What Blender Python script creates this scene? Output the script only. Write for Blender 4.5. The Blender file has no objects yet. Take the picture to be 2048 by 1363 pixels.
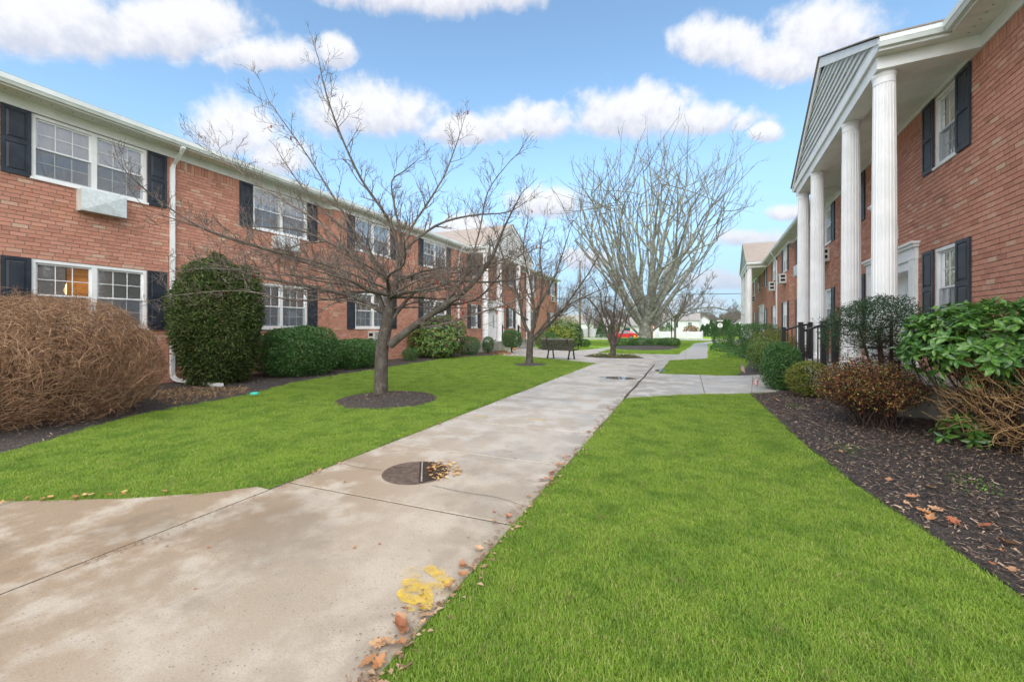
import bpy, math, random
import numpy as np
from mathutils import Vector, Matrix, noise as mnoise
R = math.radians
sc = bpy.context.scene
COL = sc.collection
rng = random.Random(7)
nr = np.random.RandomState(11)

# ------------------------------------------------------------------ camera
YAW = R(23.30)
cd = bpy.data.cameras.new('camera'); cam = bpy.data.objects.new('camera', cd); COL.objects.link(cam)
cd.sensor_width = 36.0; cd.lens = 815 / 2048 * 36.0; cd.shift_y = -27.5 / 2048
cd.clip_start = 0.05; cd.clip_end = 3000
cam.location = (0, 0, 1.4); cam.rotation_euler = (R(90), 0, YAW)
sc.camera = cam

# ------------------------------------------------------------------ node helpers
class NT:
    def __init__(s, tree): s.t = tree; s.n = tree.nodes; s.l = tree.links
    def new(s, typ, **kw):
        n = s.n.new(typ)
        for k, v in kw.items(): setattr(n, k, v)
        return n
    def put(s, sock, v):
        if isinstance(v, bpy.types.NodeSocket): s.l.new(v, sock)
        elif v is not None:
            try: sock.default_value = v
            except Exception: sock.default_value = tuple(v) + (1.0,)
    def m(s, op, a, b=None, c=None, clamp=False):
        n = s.new('ShaderNodeMath', operation=op); n.use_clamp = clamp
        s.put(n.inputs[0], a); s.put(n.inputs[1], b); s.put(n.inputs[2], c)
        return n.outputs[0]
    def mix(s, f, a, b, mode='MIX'):
        n = s.new('ShaderNodeMix', data_type='RGBA', blend_type=mode)
        s.put(n.inputs[0], f); s.put(n.inputs[6], a); s.put(n.inputs[7], b)
        return n.outputs[2]
    def sm(s, v, lo, hi, a=0.0, b=1.0):
        n = s.new('ShaderNodeMapRange', interpolation_type='SMOOTHSTEP')
        for i, x in enumerate((v, lo, hi, a, b)): s.put(n.inputs[i], x)
        return n.outputs[0]
    def noise(s, vec, scale, detail=4, rough=.55, dist=0.0):
        n = s.new('ShaderNodeTexNoise'); s.put(n.inputs['Vector'], vec)
        n.inputs['Scale'].default_value = scale; n.inputs['Detail'].default_value = detail
        n.inputs['Roughness'].default_value = rough; n.inputs['Distortion'].default_value = dist
        return n.outputs['Fac']

# ------------------------------------------------------------------ world: blue sky with cumulus
SUN_EL, SUN_AZ = R(38), R(166)       # azimuth measured from +Y towards +X
world = bpy.data.worlds.new('World'); sc.world = world; world.use_nodes = True
w = NT(world.node_tree); w.n.clear()
wout = w.new('ShaderNodeOutputWorld'); bg = w.new('ShaderNodeBackground')
sky = w.new('ShaderNodeTexSky', sky_type='NISHITA'); sky.sun_disc = False
sky.sun_elevation = SUN_EL; sky.sun_rotation = SUN_AZ; sky.altitude = 0; sky.air_density = 1.0; sky.dust_density = 0.3; sky.ozone_density = 1.6
SKY_STRENGTH = 0.066
tc = w.new('ShaderNodeTexCoord'); sx = w.new('ShaderNodeSeparateXYZ'); w.put(sx.inputs[0], tc.outputs['Generated'])
dx, dy, dz = sx.outputs
az = w.m('MULTIPLY', w.m('ARCTAN2', dx, dy), 57.2958)
el = w.m('MULTIPLY', w.m('ARCSINE', dz), 57.2958)
cv = w.new('ShaderNodeCombineXYZ'); w.put(cv.inputs[0], az); w.put(cv.inputs[1], el)
nz1 = w.noise(cv.outputs[0], .14, 9, .60, .25)
nz2 = w.noise(cv.outputs[0], .55, 7, .6)
# cumulus banks: azimuth, elevation, half width, half height (degrees)
CL = [(-66, 27.8, 13, 3.6), (-54, 29.6, 7, 2.4), (-72, 26.6, 8, 3.4), (-33, 38.4, 23, 2.7), (-46.6, 31.6, 2.6, 2.1), (-57.5, 21.3, 5.6, 4.6), (-53, 19.6, 4.6, 3.2),
      (-42, 25.9, 11, 3.9), (-29.5, 25.4, 8.6, 2.2), (-20.8, 26.3, 8, 3.0), (-6.5, 26.2, 9, 4.0), (2, 24.4, 6.5, 2.4), (8.3, 21.9, 2.0, 1.4), (3.5, 31.4, 6.6, 3.2), (14.5, 29.4, 6.4, 3.4),
      (10, 28.2, 6.4, 2.8), (17.5, 33.0, 9, 2.0), (-18.5, 16.6, 7, 2.8), (-30, 13.2, 6, 2.2), (7, 10.5, 5, 1.7), (10.5, 12.9, 2.6, 1.2), (3.2, 5.6, 5.6, 1.7), (-1, 2.8, 7, 1.6), (-12.5, 9.0, 5, 1.8)]
best = None; wsum = None; hsum = None
for (a0, e0, ra, re) in CL:
    ra *= 1.0; re *= 1.06; sl = -math.tan(R(e0)) * math.tan(R(max(-50, min(48, a0 + 23.3)))) * math.cos(R(e0)) ** 2     # a level cloud base in perspective
    ax = w.m('MULTIPLY_ADD', az, 1 / ra, -a0 / ra)
    ey = w.m('MULTIPLY_ADD', w.m('MULTIPLY_ADD', az, -sl, el), 1 / re, (sl * a0 - e0) / re)
    eyb = w.m('MULTIPLY', w.m('MINIMUM', ey, 0.0), 1.55)          # flatter undersides
    e2 = w.m('ADD', w.m('MAXIMUM', ey, 0.0), eyb)
    d2 = w.m('MULTIPLY_ADD', e2, e2, w.m('MULTIPLY', ax, ax))
    v = w.m('SUBTRACT', 1.0, w.m('SQRT', d2))
    vp = w.m('MAXIMUM', v, 0.0)
    best = v if best is None else w.m('MAXIMUM', best, v)
    wsum = vp if wsum is None else w.m('ADD', wsum, vp)
    hsum = w.m('MULTIPLY', vp, ey) if hsum is None else w.m('MULTIPLY_ADD', vp, ey, hsum)
relh = w.m('DIVIDE', hsum, w.m('ADD', wsum, 0.02))
# the rest of the sky carries the same kind of scattered cloud
cv2 = w.new('ShaderNodeCombineXYZ'); zc = w.m('MAXIMUM', dz, 0.12)
w.put(cv2.inputs[0], w.m('DIVIDE', dx, zc)); w.put(cv2.inputs[1], w.m('DIVIDE', dy, zc))
field = w.noise(cv2.outputs[0], 1.1, 6, .55)
adist = w.m('ABSOLUTE', w.m('ADD', az, 23.3))
away = w.m('MAXIMUM', w.sm(adist, 52, 70), w.sm(el, 39, 46))
fieldv = w.m('SUBTRACT', w.m('MULTIPLY', w.m('SUBTRACT', field, 0.40), 5.0), w.m('MULTIPLY', w.m('SUBTRACT', 1.0, away), 9.0))
best = w.m('MAXIMUM', best, fieldv)
dens = w.m('ADD', w.m('MULTIPLY_ADD', w.m('SUBTRACT', nz1, .5), 1.7, w.m('MULTIPLY', w.m('SUBTRACT', nz2, .5), .55)), best)
alpha = w.sm(dens, -0.10, 0.50)
lit = w.sm(w.m('ADD', w.m('ADD', relh, w.m('MULTIPLY', w.m('SUBTRACT', nz2, .5), 1.4)), w.m('MULTIPLY', w.m('SUBTRACT', dens, .4), .25)), -0.55, 0.45)
CLOUD_HI, CLOUD_LO = (.238, .239, .243), (.165, .172, .20)
ccol = w.mix(lit, CLOUD_LO, CLOUD_HI)
low = w.sm(el, 1.0, 17.0)
ccol = w.mix(w.m('MULTIPLY', w.m('SUBTRACT', 1.0, low), .75), ccol, (.125, .131, .163))
alpha = w.m('MULTIPLY', alpha, w.sm(el, -1.0, 12.0, .5, .95))
skyc = w.mix(1.0, sky.outputs[0], (SKY_STRENGTH * 1.0, SKY_STRENGTH * 1.08, SKY_STRENGTH * 1.02), 'MULTIPLY')
skyc = w.mix(w.m('MULTIPLY', w.sm(el, 2.0, 24.0, 1.0, 0.0), .85), skyc, (.078, .117, .178))   # milky air low over the roofs
w.put(bg.inputs[0], w.mix(alpha, skyc, ccol)); bg.inputs[1].default_value = 1.0
w.l.new(bg.outputs[0], wout.inputs[0])

# ------------------------------------------------------------------ sun (thin overcast: weak and very soft)
sd = bpy.data.lights.new('sun', 'SUN'); sd.energy = 1.5; sd.angle = R(110); sd.color = (1.0, .96, .9)
so = bpy.data.objects.new('sun', sd); COL.objects.link(so)
sdir = Vector((math.sin(SUN_AZ) * math.cos(SUN_EL), math.cos(SUN_AZ) * math.cos(SUN_EL), math.sin(SUN_EL)))
so.rotation_euler = sdir.to_track_quat('Z', 'Y').to_euler()
sc.view_settings.view_transform = 'Standard'; sc.view_settings.look = 'None'
sc.view_settings.gamma = 1.0; sc.view_settings.exposure = 2.1; sc.view_settings.use_curve_mapping = False
sc.render.engine = 'CYCLES'; sc.cycles.max_bounces = 8; sc.cycles.transparent_max_bounces = 12; sc.cycles.use_denoising = True
sc.cycles.caustics_reflective = False; sc.cycles.caustics_refractive = False

# ------------------------------------------------------------------ materials
def newmat(name):
    m = bpy.data.materials.new(name); m.use_nodes = True
    t = NT(m.node_tree); t.n.clear()
    o = t.new('ShaderNodeOutputMaterial'); p = t.new('ShaderNodeBsdfPrincipled')
    t.l.new(p.outputs[0], o.inputs[0])
    return m, t, p, o
def coords(t, kind='Object'):
    return t.new('ShaderNodeTexCoord').outputs[kind]
def wpos(t): return t.new('ShaderNodeNewGeometry').outputs['Position']
def bump(t, p, h, strength=.3, dist=.01):
    b = t.new('ShaderNodeBump'); b.inputs['Strength'].default_value = strength; b.inputs['Distance'].default_value = dist
    t.put(b.inputs['Height'], h); t.l.new(b.outputs[0], p.inputs['Normal'])
def rnd(t):
    """one value per loose piece and per object"""
    g = t.new('ShaderNodeNewGeometry').outputs['Random Per Island']; o = t.new('ShaderNodeObjectInfo').outputs['Random']
    return t.m('FRACT', t.m('ADD', g, o))
def pm(name, c1, c2=None, scale=6, rough=.6, bs=0, bscale=60, bd=.004, vary=0, spec=.35, metal=0, detail=5, coat=0, trans=0):
    m, t, p, o = newmat(name); pos = wpos(t)
    col = tuple(c1) + (1,)
    if c2: col = t.mix(t.sm(t.noise(pos, scale, detail), .35, .65), c1, c2)
    if vary:
        r = rnd(t); k = t.m('MULTIPLY_ADD', r, 2 * vary, 1 - vary)
        v = t.new('ShaderNodeCombineColor'); [t.put(v.inputs[i], k) for i in range(3)]
        col = t.mix(1.0, col, v.outputs[0], 'MULTIPLY')
    t.put(p.inputs['Base Color'], col); p.inputs['Roughness'].default_value = rough
    p.inputs['Specular IOR Level'].default_value = spec; p.inputs['Metallic'].default_value = metal
    if coat: p.inputs['Coat Weight'].default_value = coat; p.inputs['Coat Roughness'].default_value = .05
    if bs: bump(t, p, t.noise(pos, bscale, 6), bs, bd)
    if trans:
        tr = t.new('ShaderNodeBsdfTranslucent'); t.put(tr.inputs[0], col)
        mx = t.new('ShaderNodeMixShader'); mx.inputs[0].default_value = trans
        t.l.new(p.outputs[0], mx.inputs[1]); t.l.new(tr.outputs[0], mx.inputs[2]); t.l.new(mx.outputs[0], o.inputs[0])
    return m
def leafmat(name, cols, rough=.45, spec=.4, trans=.25):
    m, t, p, o = newmat(name); r = rnd(t)
    cr = t.new('ShaderNodeValToRGB'); e = cr.color_ramp.elements; cr.color_ramp.interpolation = 'CONSTANT' if len(cols) > 5 else 'LINEAR'
    while len(e) < len(cols): e.new(0.5)
    for i, c in enumerate(cols): e[i].position = i / max(1, len(cols) - 1) * (.999 if len(cols) <= 5 else 1 - 1 / len(cols)); e[i].color = tuple(c) + (1,)
    t.put(cr.inputs[0], r); col = cr.outputs[0]
    t.put(p.inputs['Base Color'], col); p.inputs['Roughness'].default_value = rough; p.inputs['Specular IOR Level'].default_value = spec
    tr = t.new('ShaderNodeBsdfTranslucent'); t.put(tr.inputs[0], col)
    mx = t.new('ShaderNodeMixShader'); mx.inputs[0].default_value = trans
    t.l.new(p.outputs[0], mx.inputs[1]); t.l.new(tr.outputs[0], mx.inputs[2]); t.l.new(mx.outputs[0], o.inputs[0])
    return m

M = {}
def brickmat():
    m, t, p, o = newmat('brick'); pos = wpos(t); r = rnd(t)
    cr = t.new('ShaderNodeValToRGB'); el_ = cr.color_ramp.elements
    stops = [(0, (.39, .185, .13)), (.14, (.475, .225, .16)), (.40, (.53, .258, .185)), (.68, (.57, .29, .21)), (.88, (.49, .22, .155)), (.955, (.58, .35, .26)), (1, (.55, .40, .30))]
    while len(el_) < len(stops): el_.new(.5)
    for i, (q, c) in enumerate(stops): el_[i].position = q; el_[i].color = c + (1,)
    t.put(cr.inputs[0], r)
    n1 = t.noise(pos, 38, 6, .65); n2 = t.noise(pos, .9, 5)
    col = t.mix(t.sm(n1, .42, .75, 0, .45), cr.outputs[0], (.31, .14, .10))
    col = t.mix(t.sm(n2, .5, .75, 0, .35), col, (.36, .17, .125))
    col = t.mix(t.sm(t.noise(pos, 11, 5), .66, .8, 0, .5), col, (.46, .36, .29))
    mp = t.new('ShaderNodeMapping'); mp.inputs['Scale'].default_value = (1, 1, .16); t.put(mp.inputs[0], pos)
    col = t.mix(t.sm(t.noise(mp.outputs[0], 3.2, 5, .65), .56, .78, 0, .4), col, (.29, .155, .115))      # rain streaks
    col = t.mix(t.sm(t.noise(mp.outputs[0], 5.1, 4, .6), .63, .8, 0, .35), col, (.52, .40, .33))          # lime bloom
    t.put(p.inputs['Base Color'], col); p.inputs['Roughness'].default_value = .85; p.inputs['Specular IOR Level'].default_value = .2
    bump(t, p, t.m('ADD', n1, t.noise(pos, 160, 3)), .55, .004)
    return m
M['brick'] = brickmat()
M['mortar'] = pm('mortar', (.37, .325, .275), (.25, .215, .18), 7, .95, .5, 90, .004)
M['white'] = pm('white_vinyl', (.78, .79, .80), (.70, .72, .72), 3, .42, .08, 40)
M['trim'] = pm('white_trim', (.80, .81, .81), (.70, .72, .71), 1.6, .5, .1, 30)
M['soffit'] = pm('soffit_vinyl', (.80, .80, .78), (.70, .71, .68), 2.2, .6, .1, 40)
M['gutter'] = pm('gutter_aluminium', (.70, .745, .745), (.55, .60, .585), 1.8, .38, .06, 30)
M['siding'] = pm('siding_vinyl', (.60, .62, .615), (.52, .545, .54), 3, .5, .1, 50)
M['shutter'] = pm('shutter_vinyl', (.022, .028, .038), (.034, .042, .055), 4, .42, .35, 140, .002)
M['dark'] = pm('dark_void', (.015, .015, .017), rough=.9)
M['room'] = pm('room_paint', (.22, .20, .18), rough=.9)
M['column'] = pm('column_paint', (.80, .80, .815), (.72, .73, .74), 2.2, .45, .08, 60)
M['concrete_old'] = pm('porch_concrete', (.30, .29, .26), (.20, .195, .17), 3.5, .8, .35, 120, .003)
M['step'] = pm('step_concrete', (.36, .35, .33), (.27, .26, .24), 5, .8, .3, 120, .003)
M['blind'] = pm('blind_slats', (.86, .87, .89), rough=.6)
M['blind_warm'] = pm('blind_wood_lamplit', (.66, .44, .20), rough=.6, vary=.2, trans=.45)  # orange glow of the lamp behind is put into the slat colour
M['curtain'] = pm('curtain_cloth', (.86, .88, .92), (.80, .82, .87), 5, .9, trans=.12)
M['acwhite'] = pm('galvanised_cover', (.62, .67, .69), (.50, .555, .58), 14, .45, .15, 60)
M['acgrey'] = pm('air_conditioner_plastic', (.60, .60, .57), (.50, .50, .47), 8, .55)
M['black'] = pm('black_metal', (.012, .012, .014), rough=.38, spec=.5)
M['teal'] = pm('teal_sign', (.16, .36, .36), (.12, .30, .31), 10, .5)
M['shingle_dummy'] = M['trim']
def shingles():
    m, t, p, o = newmat('roof_shingles'); g = t.new('ShaderNodeUVMap')
    b = t.new('ShaderNodeTexBrick'); t.put(b.inputs['Vector'], coords(t, 'UV'))
    b.inputs['Color1'].default_value = (.29, .25, .22, 1); b.inputs['Color2'].default_value = (.20, .17, .15, 1); b.inputs['Mortar'].default_value = (.10, .08, .07, 1)
    b.inputs['Scale'].default_value = 1.0; b.inputs['Brick Width'].default_value = .28; b.inputs['Row Height'].default_value = .14; b.inputs['Mortar Size'].default_value = .008
    col = t.mix(t.noise(wpos(t), 25, 5), b.outputs['Color'], (.34, .295, .26))
    t.put(p.inputs['Base Color'], col); p.inputs['Roughness'].default_value = .9
    bump(t, p, b.outputs['Fac'], .5, .01); return m
M['shingle'] = shingles()
def glassmat(name, tint=(.93, .95, .97), refl=1.6):
    m, t, p, o = newmat(name); t.n.remove(p)
    tr = t.new('ShaderNodeBsdfTransparent'); tr.inputs[0].default_value = tint + (1,)
    gl = t.new('ShaderNodeBsdfGlossy'); gl.inputs['Roughness'].default_value = .015; gl.inputs[0].default_value = (.95, .97, 1, 1)
    b = t.new('ShaderNodeBump'); b.inputs['Strength'].default_value = .04; b.inputs['Distance'].default_value = .05
    t.put(b.inputs['Height'], t.noise(wpos(t), 1.7, 2)); t.l.new(b.outputs[0], gl.inputs['Normal'])
    fr = t.new('ShaderNodeFresnel'); fr.inputs[0].default_value = refl
    mx = t.new('ShaderNodeMixShader'); t.put(mx.inputs[0], t.m('MULTIPLY_ADD', fr.outputs[0], 1.1, .19, clamp=True))
    t.l.new(tr.outputs[0], mx.inputs[1]); t.l.new(gl.outputs[0], mx.inputs[2]); t.l.new(mx.outputs[0], o.inputs[0]); return m
M['glass'] = glassmat('window_glass')
def screenmat():
    m, t, p, o = newmat('insect_screen'); t.put(p.inputs['Base Color'], (.17, .19, .22, 1)); p.inputs['Roughness'].default_value = .7
    tr = t.new('ShaderNodeBsdfTransparent'); mx = t.new('ShaderNodeMixShader'); mx.inputs[0].default_value = .40
    t.l.new(tr.outputs[0], mx.inputs[1]); t.l.new(p.outputs[0], mx.inputs[2]); t.l.new(mx.outputs[0], o.inputs[0]); return m
M['screen'] = screenmat()
def glow(name, c, s):
    m, t, p, o = newmat(name); t.put(p.inputs['Base Color'], c + (1,)); t.put(p.inputs['Emission Color'], c + (1,)); p.inputs['Emission Strength'].default_value = s; return m
M['lamp'] = glow('lamp_shade_lit', (1.0, .55, .2), 1.6); M['lamp_dim'] = glow('lamp_shade_dim', (1.0, .6, .3), .5)
def concrete():
    m, t, p, o = newmat('sidewalk_concrete'); pos = wpos(t); r = rnd(t)
    big = t.noise(pos, .55, 5, .6); mid = t.noise(pos, 2.3, 6, .62); fine = t.noise(pos, 95, 5, .8); grit = t.noise(pos, 420, 2)
    sp = t.new('ShaderNodeSeparateXYZ'); t.put(sp.inputs[0], pos)
    near = t.sm(t.m('ADD', sp.outputs[1], t.m('MULTIPLY', mid, 1.5)), 2.2, 8.5)          # the far slabs are a newer, greyer pour
    col = t.mix(near, (.395, .34, .275), (.43, .42, .405))
    left = t.m('MULTIPLY', t.sm(t.m('ADD', sp.outputs[0], t.m('MULTIPLY', big, .8)), -1.2, -2.7), t.sm(sp.outputs[1], 6.0, 2.0))
    col = t.mix(t.m('MULTIPLY', t.sm(mid, .36, .56), t.m('MULTIPLY_ADD', left, .60, .24)), col, (.225, .145, .078))       # tannin stains
    col = t.mix(t.sm(t.noise(pos, 1.15, 6, .68), .47, .60, 0, .42), col, (.27, .215, .155))
    col = t.mix(t.m('MULTIPLY', r, .18), col, (.33, .315, .29))
    vo = t.new('ShaderNodeTexVoronoi'); t.put(vo.inputs['Vector'], pos); vo.inputs['Scale'].default_value = 46
    spk = t.m('MULTIPLY', t.sm(vo.outputs['Distance'], .22, .10), t.sm(t.noise(pos, 14, 3), .50, .58))
    col = t.mix(t.m('MULTIPLY', spk, .8), col, (.07, .07, .075))
    col = t.mix(t.sm(fine, .5, .8, 0, .35), col, (.60, .54, .45)); col = t.mix(t.sm(fine, .5, .28, 0, .6), col, (.16, .135, .105))
    edge = t.m('MULTIPLY', t.sm(sp.outputs[0], -1.75, -1.15), t.sm(mid, .42, .55))
    wet = t.m('MAXIMUM', t.sm(t.noise(pos, .9, 4, .6), .50, .62), edge)
    col = t.mix(t.m('MULTIPLY', wet, .22), col, (.17, .155, .135))
    t.put(p.inputs['Base Color'], col); t.put(p.inputs['Roughness'], t.m('MULTIPLY_ADD', wet, -.42, .78)); p.inputs['Specular IOR Level'].default_value = .45
    bump(t, p, t.m('ADD', t.m('MULTIPLY', fine, .7), t.m('MULTIPLY_ADD', grit, .3, t.m('MULTIPLY', spk, -.5))), .55, .005)
    return m
M['concrete'] = concrete()
M['joint'] = pm('joint_dirt', (.045, .04, .03), (.08, .07, .05), 30, .9)
def lawnmat():
    m, t, p, o = newmat('lawn_soil'); pos = wpos(t)
    col = t.mix(t.sm(t.noise(pos, 45, 5, .7), .35, .7), (.07, .12, .018), (.16, .28, .035))
    sp = t.new('ShaderNodeSeparateXYZ'); t.put(sp.inputs[0], pos)
    far = t.mix(t.sm(t.noise(pos, 1.1, 6, .65), .3, .7), (.18, .32, .04), (.25, .40, .055))
    col = t.mix(t.sm(sp.outputs[1], 14, 24), col, far)
    t.put(p.inputs['Base Color'], col); p.inputs['Roughness'].default_value = .95; p.inputs['Specular IOR Level'].default_value = .1
    bump(t, p, t.noise(pos, 70, 5, .7), .8, .03); return m
M['lawn'] = lawnmat()
def mulchmat():
    m, t, p, o = newmat('mulch_ground'); pos = wpos(t)
    n = t.noise(pos, 60, 6, .75); v = t.new('ShaderNodeTexVoronoi'); t.put(v.inputs['Vector'], pos); v.inputs['Scale'].default_value = 48
    col = t.mix(t.sm(n, .35, .7), (.034, .029, .027), (.115, .095, .082)); col = t.mix(t.sm(t.noise(pos, 1.6, 4), .5, .7, 0, .6), col, (.05, .05, .055))
    t.put(p.inputs['Base Color'], col); p.inputs['Roughness'].default_value = .75
    bump(t, p, t.m('ADD', n, v.outputs['Distance']), 1.0, .03); return m
M['mulch'] = mulchmat()
M['chips'] = leafmat('mulch_chips', [(0.031, 0.021, 0.018), (0.070, 0.046, 0.038), (0.042, 0.031, 0.031), (0.168, 0.115, 0.084), (0.070, 0.048, 0.042), (0.364, 0.266, 0.182), (0.084, 0.056, 0.049), (0.049, 0.034, 0.028), (0.224, 0.154, 0.112), (0.042, 0.034, 0.031)], .7, .3, 0)
M['grass'] = leafmat('grass_blades', [(0.181, 0.314, 0.034), (0.274, 0.420, 0.053), (0.231, 0.362, 0.045), (0.349, 0.471, 0.081), (0.161, 0.284, 0.031), (0.305, 0.441, 0.062), (0.249, 0.390, 0.049), (0.499, 0.452, 0.188), (0.200, 0.336, 0.037), (0.324, 0.461, 0.067)], .45, .3, .4)
def mottle(m):
    t = NT(m.node_tree); pos = wpos(t); p = [n for n in t.n if n.type == 'BSDF_PRINCIPLED'][0]; tr = [n for n in t.n if n.type == 'BSDF_TRANSLUCENT'][0]
    col = p.inputs['Base Color'].links[0].from_socket
    col = t.mix(t.sm(t.noise(pos, 2.6, 5, .65), .42, .66, 0, .6), col, (.105, .225, .028)); col = t.mix(t.sm(t.noise(pos, 6.5, 5, .65), .58, .72, 0, .6), col, (.27, .25, .10)); col = t.mix(t.sm(t.noise(pos, 1.1, 4), .5, .7, 0, .4), col, (.32, .45, .06))
    t.put(p.inputs['Base Color'], col); t.put(tr.inputs[0], col)
mottle(M['grass'])
M['boxwood'] = leafmat('boxwood_leaves', [(0.026, 0.080, 0.023), (0.058, 0.145, 0.036), (0.102, 0.217, 0.051)], .38, .45, .2)
M['boxwood_yellow'] = leafmat('boxwood_leaves_yellowed', [(.07, .11, .02), (.15, .19, .03), (.25, .22, .045), (.09, .14, .025)], .45, .35, .2)
M['yew'] = leafmat('yew_needles', [(.025, .05, .014), (.055, .095, .024), (.095, .14, .038), (.125, .135, .045)], .5, .3, .2)
M['yew_dark'] = leafmat('dark_yew_needles', [(.016, .04, .02), (.035, .075, .032), (.055, .11, .045)], .5, .3, .2)
M['rhodo'] = leafmat('rhododendron_leaves', [(.035, .105, .022), (.065, .17, .032), (.10, .23, .042), (.17, .32, .05)], .28, .55, .22)
M['rhodo_far'] = leafmat('laurel_leaves', [(.03, .085, .02), (.07, .16, .03), (.14, .24, .05), (.28, .32, .08)], .35, .5, .22)
M['yellowgreen'] = leafmat('yellow_green_leaves', [(.10, .17, .03), (.20, .27, .045), (.33, .34, .06)], .45, .35, .25)
M['barberry'] = leafmat('barberry_leaves', [(.14, .045, .025), (.24, .085, .04), (.30, .18, .06), (.18, .10, .04), (.10, .032, .022), (.38, .27, .07), (.26, .08, .04), (.17, .23, .05)], .55, .3, .25)
M['groundcover'] = leafmat('groundcover_leaves', [(.03, .10, .025), (.07, .18, .04), (.12, .24, .06)], .4, .4, .2)
M['weeds'] = leafmat('weed_leaves', [(.10, .24, .03), (.17, .33, .05)], .5, .3, .3)
M['twig_tan'] = leafmat('dry_tan_twigs', [(.18, .10, .06), (.27, .16, .095), (.37, .24, .145), (.13, .068, .042), (.22, .125, .075), (.31, .195, .115)], .8, .2, 0)
M['twig_gold'] = leafmat('dry_gold_twigs', [(.33, .19, .08), (.42, .27, .13), (.26, .15, .075), (.38, .24, .10)], .8, .2, 0)
M['stem'] = pm('dark_stems', (.032, .02, .016), (.065, .043, .032), 20, .85)
def bark(name, a, b, lichen, k, sc_=7):
    m, t, p, o = newmat(name); pos = wpos(t)
    mp = t.new('ShaderNodeMapping'); mp.inputs['Scale'].default_value = (1, 1, .25); t.put(mp.inputs[0], pos)
    n = t.noise(mp.outputs[0], 40, 6, .7); col = t.mix(t.sm(n, .35, .65), a, b)
    col = t.mix(t.m('MULTIPLY', t.sm(t.noise(pos, sc_, 6, .7), .47, .6), k), col, lichen)
    t.put(p.inputs['Base Color'], col); p.inputs['Roughness'].default_value = .9
    bump(t, p, n, .7, .012); return m
M['bark'] = bark('bark_brown', (.04, .032, .026), (.085, .07, .056), (.18, .18, .15), .30)
M['twig'] = bark('twig_bark', (.075, .05, .042), (.14, .105, .088), (.27, .265, .22), .42, 12)
M['bark_big'] = bark('bark_lichened', (.12, .12, .10), (.22, .225, .19), (.37, .41, .34), .7, 4)
M['bark_big_twig'] = bark('bark_grey_green', (.11, .11, .095), (.18, .18, .155), (.28, .30, .25), .55, 4)
M['bark_far'] = bark('bark_grey', (.11, .095, .085), (.18, .15, .135), (.2, .2, .18), .3)
M['redleaf'] = leafmat('clinging_red_leaves', [(.30, .035, .02), (.22, .03, .02), (.42, .09, .03)], .5, .3, .3)
M['litter'] = leafmat('fallen_leaves', [(.34, .14, .055), (.42, .22, .10), (.26, .09, .045), (.48, .30, .17), (.36, .12, .06)], .5, .35, .15)
M['litter_dull'] = leafmat('leaf_crumbs', [(.20, .12, .07), (.30, .20, .12), (.14, .08, .05), (.36, .26, .17), (.22, .12, .06)], .7, .25, 0)
M['litter_gold'] = leafmat('fallen_gold_leaves', [(.50, .29, .10), (.58, .40, .16), (.38, .18, .06)], .5, .35, .15)
M['asphalt'] = pm('asphalt', (.42, .41, .38), (.36, .35, .33), 2, .85, .3, 200)

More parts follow.
